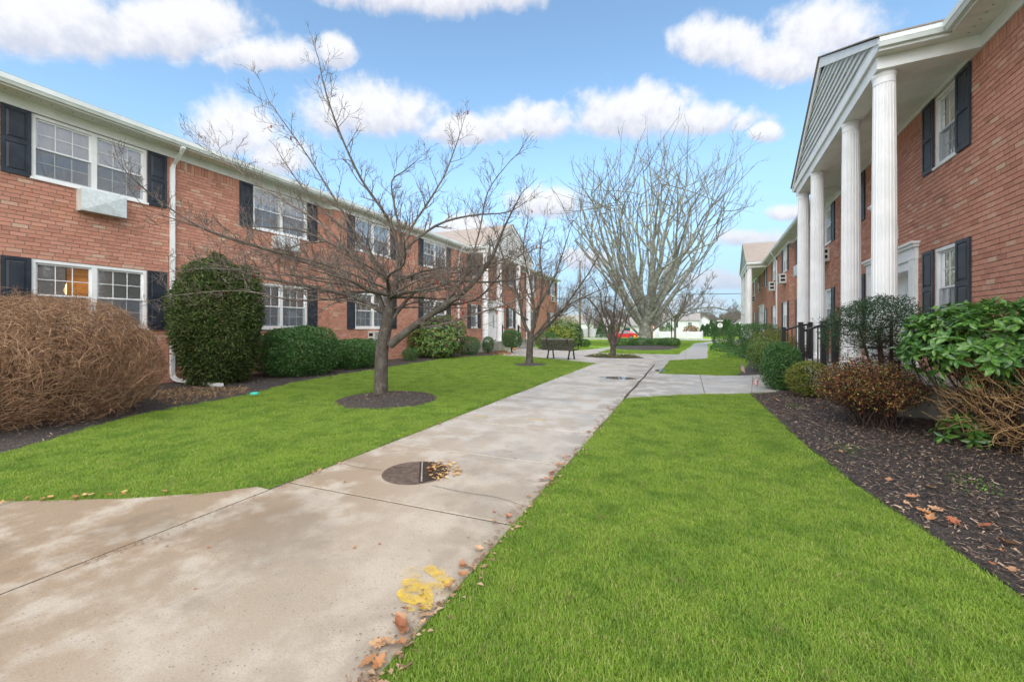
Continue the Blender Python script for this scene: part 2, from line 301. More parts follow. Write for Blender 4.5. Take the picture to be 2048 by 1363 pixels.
# ------------------------------------------------------------------ mesh helpers
class MB:
    def __init__(s): s.v = []; s.f = []; s.uv = None
    def box(s, x0, y0, z0, x1, y1, z1):
        b = len(s.v)
        s.v += [(x0, y0, z0), (x1, y0, z0), (x1, y1, z0), (x0, y1, z0), (x0, y0, z1), (x1, y0, z1), (x1, y1, z1), (x0, y1, z1)]
        s.f += [(b, b + 3, b + 2, b + 1), (b + 4, b + 5, b + 6, b + 7), (b, b + 1, b + 5, b + 4), (b + 1, b + 2, b + 6, b + 5), (b + 2, b + 3, b + 7, b + 6), (b + 3, b, b + 4, b + 7)]
        return s
    def poly(s, pts):
        b = len(s.v); s.v += [tuple(p) for p in pts]; s.f.append(tuple(range(b, b + len(pts)))); return s
    def prism(s, pts, z0, z1):
        n = len(pts); b = len(s.v)
        s.v += [(p[0], p[1], z0) for p in pts] + [(p[0], p[1], z1) for p in pts]
        s.f.append(tuple(range(b + n, b + 2 * n)))
        s.f.append(tuple(reversed(range(b, b + n))))
        for i in range(n): j = (i + 1) % n; s.f.append((b + i, b + j, b + n + j, b + n + i))
        return s
    def loft(s, rings, close=True, cap=True):
        b = len(s.v); n = len(rings[0])
        for r in rings: s.v += [tuple(p) for p in r]
        for k in range(len(rings) - 1):
            for i in range(n if close else n - 1):
                j = (i + 1) % n
                s.f.append((b + k * n + i, b + k * n + j, b + (k + 1) * n + j, b + (k + 1) * n + i))
        if cap and close:
            s.f.append(tuple(reversed(range(b, b + n)))); s.f.append(tuple(range(b + (len(rings) - 1) * n, b + len(rings) * n)))
        return s
    def lathe(s, prof, n=24, c=(0, 0, 0)):
        return s.loft([[(c[0] + r * math.cos(2 * math.pi * i / n), c[1] + r * math.sin(2 * math.pi * i / n), c[2] + z) for i in range(n)] for r, z in prof])
    def tube(s, pts, rad, n=5, cap=False):
        P = [Vector(p) for p in pts]; rings = []
        up = Vector((.31, .17, .93))
        for i, p in enumerate(P):
            t = (P[min(i + 1, len(P) - 1)] - P[max(i - 1, 0)])
            if t.length < 1e-7: t = Vector((0, 0, 1))
            t.normalize(); a = t.cross(up)
            if a.length < .05: a = t.cross(Vector((1, 0, 0)))
            a.normalize(); bb = t.cross(a); r = rad[i] if hasattr(rad, '__len__') else rad
            rings.append([tuple(p + a * (r * math.cos(2 * math.pi * k / n)) + bb * (r * math.sin(2 * math.pi * k / n))) for k in range(n)])
        return s.loft(rings, cap=cap)
    def build(s, name, m, parent=None, smooth=False, kind=None):
        me = bpy.data.meshes.new(name); me.from_pydata(s.v, [], s.f)
        if isinstance(m, str): m = M[m]
        me.materials.append(m)
        if s.uv: 
            ul = me.uv_layers.new(name='UVMap'); i = 0
            for f in s.f:
                for vi in f: ul.data[i].uv = s.uv(s.v[vi]); i += 1
        if smooth: me.polygons.foreach_set('use_smooth', [True] * len(me.polygons))
        return link(name, me, parent, kind)
def link(name, me, parent=None, kind=None):
    o = bpy.data.objects.new(name, me); COL.objects.link(o)
    if parent is not None: o.parent = parent
    if kind: o['kind'] = kind
    return o
def np_mesh(name, V, F, m, parent=None, kind=None, smooth=False):
    me = bpy.data.meshes.new(name); V = np.asarray(V, dtype=np.float32); F = np.asarray(F, dtype=np.int32); k = F.shape[1]
    me.vertices.add(len(V)); me.vertices.foreach_set('co', V.ravel())
    me.loops.add(F.size); me.loops.foreach_set('vertex_index', F.ravel())
    me.polygons.add(len(F)); me.polygons.foreach_set('loop_start', np.arange(0, F.size, k, dtype=np.int32))
    me.update(calc_edges=True); me.validate()
    me.materials.append(M[m] if isinstance(m, str) else m)
    me.polygons.foreach_set('use_smooth', [bool(smooth)] * len(me.polygons))
    return link(name, me, parent, kind)
def tag(o, label, cat, group=None):
    o['label'] = label; o['category'] = cat
    if group: o['group'] = group
    return o
def empty(name, loc=(0, 0, 0), rz=0):
    o = bpy.data.objects.new(name, None); COL.objects.link(o); o.location = loc; o.rotation_euler = (0, 0, rz); o.empty_display_size = .2
    return o
def struct(o, label=None):
    o['kind'] = 'structure'
    if label: o['label'] = label
    return o
def gz(y): return 0.0 if y < 26 else (-0.6 * (y - 26) / 40 if y < 66 else -0.6)
def inpoly(x, y, poly):
    c = np.zeros(len(x), bool); n = len(poly); j = n - 1
    for i in range(n):
        xi, yi = poly[i]; xj, yj = poly[j]
        c ^= ((yi > y) != (yj > y)) & (x < (xj - xi) * (y - yi) / (yj - yi + 1e-12) + xi); j = i
    return c
def pdist(x, y, poly):
    d = np.full(len(x), 1e9); n = len(poly)
    for i in range(n):
        ax, ay = poly[i]; bx, by = poly[(i + 1) % n]; L2 = (bx - ax) ** 2 + (by - ay) ** 2 + 1e-12
        t = np.clip(((x - ax) * (bx - ax) + (y - ay) * (by - ay)) / L2, 0, 1)
        d = np.minimum(d, np.hypot(x - ax - t * (bx - ax), y - ay - t * (by - ay)))
    return d
def smooth_poly(pts, n=6):
    out = []
    for i in range(len(pts) - 1):
        p0 = pts[max(i - 1, 0)]; p1 = pts[i]; p2 = pts[i + 1]; p3 = pts[min(i + 2, len(pts) - 1)]
        for k in range(n):
            t = k / n
            out.append(tuple(.5 * ((2 * p1[j]) + (-p0[j] + p2[j]) * t + (2 * p0[j] - 5 * p1[j] + 4 * p2[j] - p3[j]) * t * t + (-p0[j] + 3 * p1[j] - 3 * p2[j] + p3[j]) * t ** 3) for j in range(len(p1))))
    out.append(tuple(pts[-1])); return out
F_PX, SA, CA = 815.0, math.sin(YAW), math.cos(YAW)
def proj(x, y, z):
    Z = -x * SA + y * CA
    return 1024 + F_PX * (x * CA + y * SA) / max(Z, .01), 654 - (z - 1.4) * F_PX / max(Z, .01), Z

# ================================================================== GROUND
g = MB(); xs = [-1800, -200, -60, -20, 20, 60, 200, 1800]; ys = [-30, 0, 26, 36, 46, 56, 66, 80, 150, 500, 2600]
for y in ys: g.v += [(x, y, gz(y)) for x in xs]
for j in range(len(ys) - 1):
    for i in range(len(xs) - 1): k = j * len(xs) + i; g.f.append((k, k + 1, k + 1 + len(xs), k + len(xs)))
struct(g.build('ground', 'lawn'), 'mown green lawn between the two brick buildings')

WALK_L, WALK_R = -3.28, -1.13
LAWN_LEFT = smooth_poly([(-3.28, 2.62), (-3.29, 9), (-3.2, 15.4), (-3.35, 15.75), (-4.44, 16.49), (-6.01, 17.45), (-7.36, 18.07), (-8.6, 18.2)], 3) + \
    smooth_poly([(-10.0, 16.05), (-9.75, 13.2), (-9.53, 10.86), (-9.15, 7.5), (-8.35, 5.5), (-8.08, 3.78), (-7.71, 3.02), (-7.25, 2.37), (-6.9, 1.8)], 4) + \
    smooth_poly([(-6.8, .98), (-6.0, 1.1), (-5.07, 1.38), (-4.21, 1.8), (-3.67, 2.17), (-3.30, 2.6)], 5)
BED_R_EDGE = smooth_poly([(1.2, 9.72), (1.24, 8), (1.28, 6.05), (1.37, 4.65), (1.45, 3.93), (1.53, 3.48), (1.6, 2.99), (1.68, 2), (1.72, -1.5)], 4)
LAWN_RIGHT = [(-1.13, -1.5), (-1.12, 8.15)] + smooth_poly([(-1.0, 8.35), (.05, 9.2), (.95, 9.7), (1.16, 9.7)], 3) + BED_R_EDGE
LAWN_MID = smooth_poly([(-.79, 12.87), (.4, 13.0), (1.15, 13.2), (1.7, 15.5), (2.1, 17.92), (2.28, 19.8), (2.25, 22.5), (2.06, 24.92), (1.13, 27.15)], 3) + [(.82, 20.07), (-.67, 18.33)]
LAWN_FAR = [(-4.54, 22.3), (-3.35, 22.0), (-.44, 22.4), (.6, 46), (3.3, 63), (3, 64.8), (-30, 64.8), (-30, 34), (-5.4, 32.2), (-4.9, 31.8), (-4.5, 26.4), (-4.5, 23.7)]
LAWN_SLIVER = [(-6.1, 23.7), (-5.65, 25.2), (-5.4, 28.5), (-8.5, 29.5), (-8.5, 24.5)]
RINGS = [(-5.32, 6.28, .93), (-5.35, 14.15, .62)]

def clip(poly, x0, y0, x1, y1):
    for ax, sgn, lim in ((0, 1, x0), (0, -1, x1), (1, 1, y0), (1, -1, y1)):
        out = []
        for i in range(len(poly)):
            a, b = poly[i - 1], poly[i]; da = sgn * (a[ax] - lim); db = sgn * (b[ax] - lim)
            if (da >= 0) != (db >= 0):
                t = da / (da - db); out.append((a[0] + (b[0] - a[0]) * t, a[1] + (b[1] - a[1]) * t))
            if db >= 0: out.append(b)
        poly = out
        if len(poly) < 3: return []
    return poly
def area(p): return abs(sum(p[i - 1][0] * p[i][1] - p[i][0] * p[i - 1][1] for i in range(len(p)))) / 2
def slab(poly, parent, top=.014, mt='concrete', name='slab'):
    j = rng.uniform(-.0025, .0025); n = len(poly); mb = MB()
    c = (sum(p[0] for p in poly) / n, sum(p[1] for p in poly) / n)
    def ins(p, d): 
        v = Vector((c[0] - p[0], c[1] - p[1])); L = v.length or 1; return (p[0] + v.x / L * d, p[1] + v.y / L * d)
    rings = [[(p[0], p[1], gz(p[1]) - .1) for p in poly], [(p[0], p[1], gz(p[1]) + top + j - .006) for p in poly],
             [(*ins(p, .007), gz(p[1]) + top + j) for p in poly]]
    mb.loft(rings, cap=True)
    return mb.build(name, mt, parent)
walk = struct(empty('sidewalk'), 'pale concrete walk of square slabs running down the courtyard')
jb = MB().poly([(WALK_L - .04, -3, .0035), (WALK_R - .02, -3, .0035), (WALK_R - .02, 15.9, .0035), (WALK_L - .04, 15.9, .0035)]); jb.build('joint_bed', 'joint', walk)
JY = [-3, -1.4, -.05, 2.6, 3.93, 5.26, 6.6, 7.93, 9.26, 10.6, 11.92, 13.24, 14.58, 15.9]
G2 = .010
for a, b in zip(JY[:-1], JY[1:]):
    sk = .035
    slab([(WALK_L, a + G2 - sk), (WALK_R + rng.uniform(-.02, .02), a + G2 + sk), (WALK_R + rng.uniform(-.02, .02), b - G2 + sk), (WALK_L, b - G2 - sk)], walk)
def slabify(poly, cell, ox=0, oy=0, top=.014):
    xs_ = [p[0] for p in poly]; ys_ = [p[1] for p in poly]
    i0 = math.floor((min(xs_) - ox) / cell); i1 = math.ceil((max(xs_) - ox) / cell); j0 = math.floor((min(ys_) - oy) / cell); j1 = math.ceil((max(ys_) - oy) / cell)
    for i in range(i0, i1):
        for j in range(j0, j1):
            q = clip(poly, ox + i * cell + .005, oy + j * cell + .005, ox + (i + 1) * cell - .005, oy + (j + 1) * cell - .005)
            r = []
            for p in q:
                if not r or (abs(p[0] - r[-1][0]) + abs(p[1] - r[-1][1])) > .012: r.append(p)
            if len(r) >= 3 and area(r) > .03:
                if sum(r[k - 1][0] * r[k][1] - r[k][0] * r[k - 1][1] for k in range(len(r))) < 0: r.reverse()
                slab(r, walk, top)
branch = [(-3.305, -2.5), (-3.305, 2.55), (-3.67, 2.17), (-4.21, 1.8), (-5.07, 1.38), (-6.0, 1.1), (-7.2, .9), (-9.5, .8), (-9.5, -2.5)]
slabify(branch, 3.1, -3.29, -.7, .006)
slabify([(-1.115, 8.2), (.05, 9.2), (1.05, 9.78), (1.75, 10.3), (2.1, 11.0), (2.15, 13.9), (1.23, 13.21), (-.79, 12.87), (-1.115, 12.75)], 1.45, -1.12, 9.5, .018)
slabify([(-3.28, 15.91), (-4.44, 16.49), (-6.01, 17.45), (-7.36, 18.07), (-8.4, 18.3), (-9.9, 22.6), (-9.9, 26.2), (-8.6, 25.6), (-7.5, 23.7), (-6.12, 23.52), (-5.57, 25.21), (-5.24, 27.68), (-5.34, 32), (-4.9, 31.8),
         (-4.49, 26.43), (-4.51, 23.67), (-4.54, 22.3), (-3.35, 22.0), (-.44, 22.4), (.16, 32), (.6, 46), (3.3, 63), (4.2, 62.5), (1.86, 46.9), (1.4, 34), (1.13, 27.15), (.82, 20.07), (-.67, 18.33), (-.8, 12.9), (-1.115, 12.76), (-1.115, 15.91)], 1.6, -3.28, 15.91, .012)
# road with kerb
struct(MB().poly([(-200, 66.2, -.586), (200, 66.2, -.586), (200, 75, -.586), (-200, 75, -.586)]).build('road', 'asphalt'), 'pale grey street crossing behind the lawn')
struct(MB().box(-200, 65.9, -.75, 200, 66.2, -.47).build('kerb', 'step'), 'concrete kerb along the far street')

# mulch beds
def bedshape(poly, name, label, z=.012):
    return struct(MB().prism(poly, -.05, z).build(name, 'mulch'), label)
BED_R = BED_R_EDGE + [(3.6, -1.5), (4.25, 10.6), (2.1, 10.9), (1.72, 10.2)]
BED_L = smooth_poly([(-8.6, 18.2), (-10.0, 16.05), (-9.75, 13.2), (-9.53, 10.86), (-9.15, 7.5), (-8.35, 5.5), (-8.08, 3.78), (-7.71, 3.02), (-7.25, 2.37), (-6.9, 1.8), (-6.85, .98)], 4) + [(-12, .9), (-12, 19.5), (-9.9, 22.4)]
BED_R2 = smooth_poly([(1.3, 13.35), (1.75, 15.5), (2.14, 17.92), (2.32, 19.8), (2.29, 22.5), (2.1, 24.92), (1.2, 27.2)], 3) + [(1.45, 34), (1.9, 46.5), (6.3, 46.5), (4.4, 13.9), (2.2, 13.95)]
bedshape(BED_R, 'mulch_bed', 'dark mulch bed along the wall of the columned building, nearest the viewer')
bedshape(BED_L, 'mulch_bed', 'dark mulch bed along the foot of the long brick wall with the downspout')
bedshape([p for p in BED_R2 if p[1] < 26] + [(2.0, 26), (4.6, 26)] if False else BED_R2[:-5] + [(1.2, 27.2), (5.0, 27.2), (4.4, 13.9), (2.2, 13.95)], 'mulch_bed', 'mulch bed beyond the entrance walk, planted with shrubs and groundcover')
def dome(name, label, cx_, cy_, rx, ry, h, base=0.0):
    mb = MB(); n = 40; rings = []
    for k, (q, zz) in enumerate(((1.0, -.03), (1.0, .012), (.85, .45 * h), (.6, .75 * h), (.3, .95 * h), (.02, h))):
        rings.append([(cx_ + rx * q * math.cos(2 * math.pi * i / n) * (1 + .05 * mnoise.noise((i * .5, k, cx_))), cy_ + ry * q * math.sin(2 * math.pi * i / n) * (1 + .05 * mnoise.noise((i * .4, k + 9, cy_))), base + zz) for i in range(n)])
    return struct(mb.loft(rings).build(name, 'mulch', smooth=True), label)
dome('mulch_ring', 'round dark mulch ring under the large bare tree in the lawn', *RINGS[0][:2], .95, .95, .09)
dome('mulch_ring', 'small dark mulch ring under the little tree in front of the bench', *RINGS[1][:2], .62, .62, .06)
dome('mulch_island', 'mulch island with low plants in the middle of the paved crossing', -3.2, 19.4, 1.4, .8, .07)
dome('mulch_mound', 'broad mulch mound around the big vase shaped tree', -2.75, 30.4, 2.25, 5.2, .16, gz(30))

# loose bark chips
def chips(name, poly, n, label, zf=lambda x, y: .014, lmax=.05, hole=None):
    P = np.array(poly); x = nr.uniform(P[:, 0].min(), P[:, 0].max(), n * 3); y = nr.uniform(P[:, 1].min(), P[:, 1].max(), n * 3)
    k = inpoly(x, y, poly); x, y = x[k][:n], y[k][:n]; N = len(x)
    a = nr.uniform(0, 2 * np.pi, N); L = nr.uniform(.012, lmax, N) / 2; W = nr.uniform(.004, .011, N) / 2; t = nr.normal(0, .25, N); t2 = nr.normal(0, .3, N)
    z = np.array([zf(*q) for q in zip(x, y)]) + nr.uniform(0, .02, N)
    ux, uy, uz = np.cos(a), np.sin(a), t; vx, vy, vz = -np.sin(a), np.cos(a), t2
    V = np.zeros((N, 4, 3))
    for i, (p, q) in enumerate(((-1, -.7), (1, -1), (.85, .8), (-.9, 1))):
        V[:, i, 0] = x + ux * L * p + vx * W * q; V[:, i, 1] = y + uy * L * p + vy * W * q; V[:, i, 2] = z + uz * L * p + vz * W * q + .008
    o = np_mesh(name, V.reshape(-1, 3), np.arange(N * 4).reshape(-1, 4), 'chips'); o['kind'] = 'stuff'; o['label'] = label
    return o
near_r = BED_R_EDGE + [(3.6, -1.5), (4.25, 9.72)]
chips('bark_chips', [p for p in BED_R_EDGE if p[1] > 1.9] + [(1.69, 1.9), (3.8, 1.9), (4.25, 9.9), (2.0, 10.5), (1.7, 10.15)], 42000, 'loose bark chips strewn over the near mulch bed')
chips('bark_chips', BED_L, 16000, 'loose bark chips under the shrubs by the long brick wall', lmax=.06)
chips('bark_chips', [(RINGS[0][0] + .93 * math.cos(i * .3), RINGS[0][1] + .93 * math.sin(i * .3)) for i in range(21)], 3500, 'loose bark chips in the ring under the large bare tree',
      zf=lambda x, y: .09 * max(0, 1 - (math.hypot(x - RINGS[0][0], y - RINGS[0][1]) / .95) ** 1.6))

# ------------------------------------------------------------------ grass
def clump(i):
    r = np.random.RandomState(100 + i); V = []; Fq = []
    for b in range(60):
        rr = .055 * math.sqrt(r.rand()); th = r.rand() * 6.283; bx, by = rr * math.cos(th), rr * math.sin(th)
        h = r.uniform(.012, .031); a = r.rand() * 6.283; wd = r.uniform(.0008, .0017); ln = r.uniform(.3, 1.3) * h; d = (math.cos(a), math.sin(a)); s = (-d[1] * wd, d[0] * wd)
        k = len(V)
        V += [(bx - s[0], by - s[1], 0), (bx + s[0], by + s[1], 0), (bx + d[0] * ln * .35 + s[0] * .8, by + d[1] * ln * .35 + s[1] * .8, h * .6), (bx + d[0] * ln * .35 - s[0] * .8, by + d[1] * ln * .35 - s[1] * .8, h * .6), (bx + d[0] * ln, by + d[1] * ln, h)]
        Fq += [(k, k + 1, k + 2, k + 3), (k + 3, k + 2, k + 4)]
    me = bpy.data.meshes.new('grass_clump'); me.from_pydata(V, [], Fq); me.materials.append(M['grass'])
    return bpy.data.objects.new('grass_clump', me)
CLUMPS = [clump(i) for i in range(4)]
def grass(name, poly, label, seed, holes=()):
    r = np.random.RandomState(seed); P = np.array(poly); out = []
    for lo, hi, den, s in ((0, 3.6, 1000, .85), (3.6, 6.5, 640, 1.0), (6.5, 11, 330, 1.15), (11, 18, 130, 1.4), (18, 30, 42, 1.9), (30, 60, 9, 3.0)):
        a = np.maximum(P.min(0), [-12, -1.5]); b = P.max(0); n = int(den * (b[0] - a[0]) * (b[1] - a[1]))
        x = r.uniform(a[0], b[0], n); y = r.uniform(a[1], b[1], n); Z = -x * SA + y * CA; px = 1024 + F_PX * (x * CA + y * SA) / np.maximum(Z, .3)
        k = (Z > max(lo, .7)) & (Z <= hi) & (px > -350) & (px < 2400); x, y = x[k], y[k]
        k = inpoly(x, y, poly); x, y = x[k], y[k]
        k = pdist(x, y, poly) > r.uniform(-.004, .05, len(x)) * s; x, y = x[k], y[k]
        for hx, hy, hr in holes: k = np.hypot(x - hx, y - hy) > hr + .01; x, y = x[k], y[k]
        out += [(p, q, gz(q), s * r.uniform(.8, 1.2)) for p, q in zip(x, y)]
    me = bpy.data.meshes.new(name); me.from_pydata([o[:3] for o in out], [], [])
    at = me.attributes.new('size', 'FLOAT', 'POINT'); at.data.foreach_set('value', [o[3] for o in out])
    ob = link(name, me, kind='stuff'); ob['label'] = label
    ng = bpy.data.node_groups.new('grass_scatter', 'GeometryNodeTree'); ng.interface.new_socket('Geometry', in_out='INPUT', socket_type='NodeSocketGeometry'); ng.interface.new_socket('Geometry', in_out='OUTPUT', socket_type='NodeSocketGeometry')
    N = ng.nodes; L = ng.links; gi = N.new('NodeGroupInput'); go = N.new('NodeGroupOutput'); ip = N.new('GeometryNodeInstanceOnPoints'); jn = N.new('GeometryNodeJoinGeometry')
    for c in CLUMPS:
        oi = N.new('GeometryNodeObjectInfo'); oi.inputs['Object'].default_value = c; oi.inputs['As Instance'].default_value = True; L.new(oi.outputs['Geometry'], jn.inputs[0])
    ip.inputs['Pick Instance'].default_value = True
    ri = N.new('FunctionNodeRandomValue'); ri.data_type = 'INT'; ri.inputs[4].default_value = 0; ri.inputs[5].default_value = 3
    rv = N.new('FunctionNodeRandomValue'); rv.data_type = 'FLOAT_VECTOR'; rv.inputs[0].default_value = (-.12, -.12, 0); rv.inputs[1].default_value = (.12, .12, 6.283)
    na = N.new('GeometryNodeInputNamedAttribute'); na.data_type = 'FLOAT'; na.inputs['Name'].default_value = 'size'
    L.new(gi.outputs[0], ip.inputs['Points']); L.new(jn.outputs[0], ip.inputs['Instance']); L.new(ri.outputs[2], ip.inputs['Instance Index'])
    L.new(rv.outputs[0], ip.inputs['Rotation']); L.new(na.outputs[0], ip.inputs['Scale']); L.new(ip.outputs[0], go.inputs[0])
    md = ob.modifiers.new('scatter', 'NODES'); md.node_group = ng
    return ob
grass('grass', LAWN_RIGHT, 'short bright green grass of the lawn between the walk and the columned building', 1)
grass('grass', LAWN_LEFT, 'short bright green grass of the lawn around the large bare tree', 2, [(a, b, c - .02) for a, b, c in RINGS])
grass('grass', LAWN_MID, 'grass of the small lawn beyond the entrance walk', 3)
grass('grass', LAWN_FAR, 'grass of the far lawn around the big vase shaped tree', 4, [(-2.9, 27.5, 2.0), (-2.9, 30, 2.2), (-2.9, 32.5, 2.1)])
grass('grass', LAWN_SLIVER, 'narrow strip of grass behind the bench', 5)

# ================================================================== BUILDINGS
ZF, ZS = 5.68, 5.88           # underside of frieze, soffit
CRS, BL, JT = .0815, .222, .0125
class Bld:
    def __init__(s, name, label, sg, loc, rz, s0, s1, corner):
        s.root = tag(empty(name, loc, rz), label, 'building'); s.sg = sg; s.s0 = s0; s.s1 = s1; s.corner = corner; s.open = []
    def off(s, y): return 0.0 if y < s.corner else .2
    def bx(s, mb, o0, o1, y0, y1, z0, z1):
        a, b = sorted((s.sg * o0, s.sg * o1)); mb.box(a, y0, z0, b, y1, z1); return mb
    def P(s, o, y, z): return (s.sg * o, y, z)
    def part(s, name, mt, *boxes, parent=None, kind=None):
        mb = MB()
        for b in boxes: s.bx(mb, *b)
        return mb.build(name, mt, parent or s.root, kind=kind)
    def ext(s, poly, y0, y1):                  # profile in (out, z) run along the wall
        mb = MB(); mb.loft([[s.P(o, y0, z) for o, z in poly], [s.P(o, y1, z) for o, z in poly]]); return mb

    def window(s, y0, y1, z0, z1, units=2, cover='blind', screen=True, cols=3, near=True):
        o = s.off(y0); s.open.append((y0, y1, z0, z1)); fr = .058
        W = s.part('window', 'white', (o - .11, o - .004, y0, y0 + fr, z0, z1), (o - .11, o - .004, y1 - fr, y1, z0, z1), (o - .11, o - .0045, y0 + fr, y1 - fr, z1 - fr, z1), (o - .11, o - .0045, y0 + fr, y1 - fr, z0, z0 + .05))
        s.part('sill', 'trim', (o - .09, o + .035, y0 - .03, y1 + .03, z0 - .045, z0 - .002), parent=W)
        ul = (y1 - y0 - 2 * fr - (units - 1) * .085) / units; zm = (z0 + z1) / 2 - .01; a = y0 + fr
        for u in range(units):
            b = a + ul
            if u < units - 1: s.part('mullion', 'white', (o - .11, o - .006, b, b + .085, z0 + .05, z1 - fr), parent=W)
            for nm, oo, za, zb in (('upper_sash', o - .045, zm - .02, z1 - fr), ('lower_sash', o - .075, z0 + .05, zm + .02)):
                t = .036; S = s.part(nm, 'white', (oo - .028, oo, a, a + t, za, zb), (oo - .028, oo, b - t, b, za, zb), (oo - .028, oo - .001, a + t, b - t, zb - t, zb), (oo - .028, oo - .001, a + t, b - t, za, za + t), parent=W)
                mb = MB(); mb.poly([s.P(oo - .014, a + t, za + t), s.P(oo - .014, b - t, za + t), s.P(oo - .014, b - t, zb - t), s.P(oo - .014, a + t, zb - t)]); mb.build('pane', 'glass', W)
                mb = MB(); iw = b - a - 2 * t; ih = zb - za - 2 * t
                for c in range(1, cols): yc = a + t + iw * c / cols; s.bx(mb, oo - .013, oo - .006, yc - .0075, yc + .0075, za + t, zb - t)
                zc = za + t + ih / 2; s.bx(mb, oo - .0125, oo - .0065, a + t, b - t, zc - .0075, zc + .0075); mb.build('muntin_grid', 'white', W)
                if screen and nm == 'lower_sash':
                    mb = MB(); mb.poly([s.P(o - .03, a + .01, za), s.P(o - .03, b - .01, za), s.P(o - .03, b - .01, zb - .03), s.P(o - .03, a + .01, zb - .03)]); mb.build('insect_screen', 'screen', W)
            a = b + .085
        # dressing behind the glass
        def blind(ya, yb, mt, tilt, nm='blind'):
            mb = MB(); z = z1 - .06
            while z > z0 + .05:
                mb.poly([s.P(o - .112, ya, z), s.P(o - .112, yb, z), s.P(o - .119, yb, z + tilt), s.P(o - .119, ya, z + tilt)]); z -= .026
            mb.build(nm, mt, W)
        if cover == 'blind': blind(y0 + .06, y1 - .06, 'blind', .023)
        elif cover == 'warm':
            blind(y0 + .06, y0 + .52, 'blind', .022); blind(y0 + .54, y0 + 1.0, 'blind_warm', .027, 'lamplit_wood_blind'); blind(y0 + 1.0, y1 - .06, 'blind', .021)
        elif cover == 'curtain':
            mb = MB(); n = int((y1 - y0) / .03); rows = []
            for zz in (z0 + .03, z1 - .03):
                rows.append([s.P(o - .112 + .010 * math.sin(k * .9) + .008 * math.sin(k * .37 + 1), y0 + .05 + (y1 - y0 - .1) * k / n, zz) for k in range(n + 1)])
            mb.loft(rows, close=False); mb.build('curtain', 'curtain', W, smooth=True)
        mb = MB()      # the room's dark depth
        q = [s.P(o - 1.6, y0 - .4, z0 - .5), s.P(o - 1.6, y1 + .4, z0 - .5), s.P(o - 1.6, y1 + .4, z1 + .3), s.P(o - 1.6, y0 - .4, z1 + .3)]; mb.poly(q); mb.build('room_wall', 'room', W)
        return W
    def shutter(s, y0, y1, z0, z1):
        o = s.off(y0) + .006; mb = MB(); t = .05; d = .028
        s.bx(mb, o, o + .014, y0 + .01, y1 - .01, z0 + .01, z1 - .01)
        zm = z0 + (z1 - z0) * .5
        for a, b, c, e in ((y0, y0 + t, z0, z1), (y1 - t, y1, z0, z1), (y0 + t, y1 - t, z0, z0 + .075), (y0 + t, y1 - t, z1 - .06, z1), (y0 + t, y1 - t, zm - .04, zm + .04)): s.bx(mb, o, o + d, a, b, c, e)
        for c, e in ((z0 + .075, zm - .04), (zm + .04, z1 - .06)):
            A = (y0 + t + .018, y1 - t - .018, c + .018, e - .018); B = (A[0] + .03, A[1] - .03, A[2] + .03, A[3] - .03)
            mb.loft([[s.P(o + .0145, A[0], A[2]), s.P(o + .0145, A[1], A[2]), s.P(o + .0145, A[1], A[3]), s.P(o + .0145, A[0], A[3])], [s.P(o + .026, B[0], B[2]), s.P(o + .026, B[1], B[2]), s.P(o + .026, B[1], B[3]), s.P(o + .026, B[0], B[3])]])
        return mb.build('shutter', 'shutter', s.root)
    def pair(s, y0, y1, sw=.39, units=2, lo='blind', up='curtain', cols=3, levels=(0, 1), zl=(1.37, 2.76), zu=(4.40, 5.66), left=True, right=True):
        for k in levels:
            z0, z1 = (zl, zu)[k]
            s.window(y0, y1, z0, z1, units, (lo, up)[k], cols=cols)
            if left: s.shutter(y0 - .015 - sw, y0 - .015, z0 - .03, z1 + .012)
            if right: s.shutter(y1 + .015, y1 + .015 + sw, z0 - .03, z1 + .012)
    def ac_cover(s, y0, y1, z0, z1, d=.26):
        o = s.off(y0); mb = MB(); s.bx(mb, o, o + d, y0, y1, z0, z1); a = s.part('air_conditioner_sleeve', 'acgrey', (o - .1, o + d - .02, y0 - .012, y1 + .012, z0 - .012, z1 + .012))
        mb = MB(); c = [(y0 - .02, z0 - .02), (y1 + .02, z0 - .02), (y1 + .02, z1 + .02), (y0 - .02, z1 + .02)]; m_ = ((y0 + y1) / 2, (z0 + z1) / 2)
        mb.loft([[s.P(o + d - .04, *p) for p in c], [s.P(o + d, *p) for p in c]], cap=False)
        b = len(mb.v); mb.v += [s.P(o + d, *p) for p in c] + [s.P(o + d + .045, *m_)]
        mb.f += [(b, b + 1, b + 4), (b + 1, b + 2, b + 4), (b + 2, b + 3, b + 4), (b + 3, b, b + 4)]
        mb.build('cover', 'acwhite', a)
    def ac_unit(s, y0, y1, z0, z1, d=.32):
        o = s.off(y0); a = s.part('air_conditioner', 'acgrey', (o - .1, o + d, y0, y1, z0, z1)); mb = MB()
        for k in range(5): zz = z0 + (z1 - z0) * (k + .8) / 6; s.bx(mb, o + d + .001, o + d + .004, y0 + .05, y1 - .05, zz, zz + (z1 - z0) * .07)
        mb.build('grille', 'dark', a)
        mb = MB()
        for k in range(2): zz = z0 + (z1 - z0) * (.2 + .4 * k); s.bx(mb, o + .06, o + d - .06, y0 - .004, y0 - .001, zz, zz + (z1 - z0) * .25)
        mb.build('side_vent', 'dark', a)
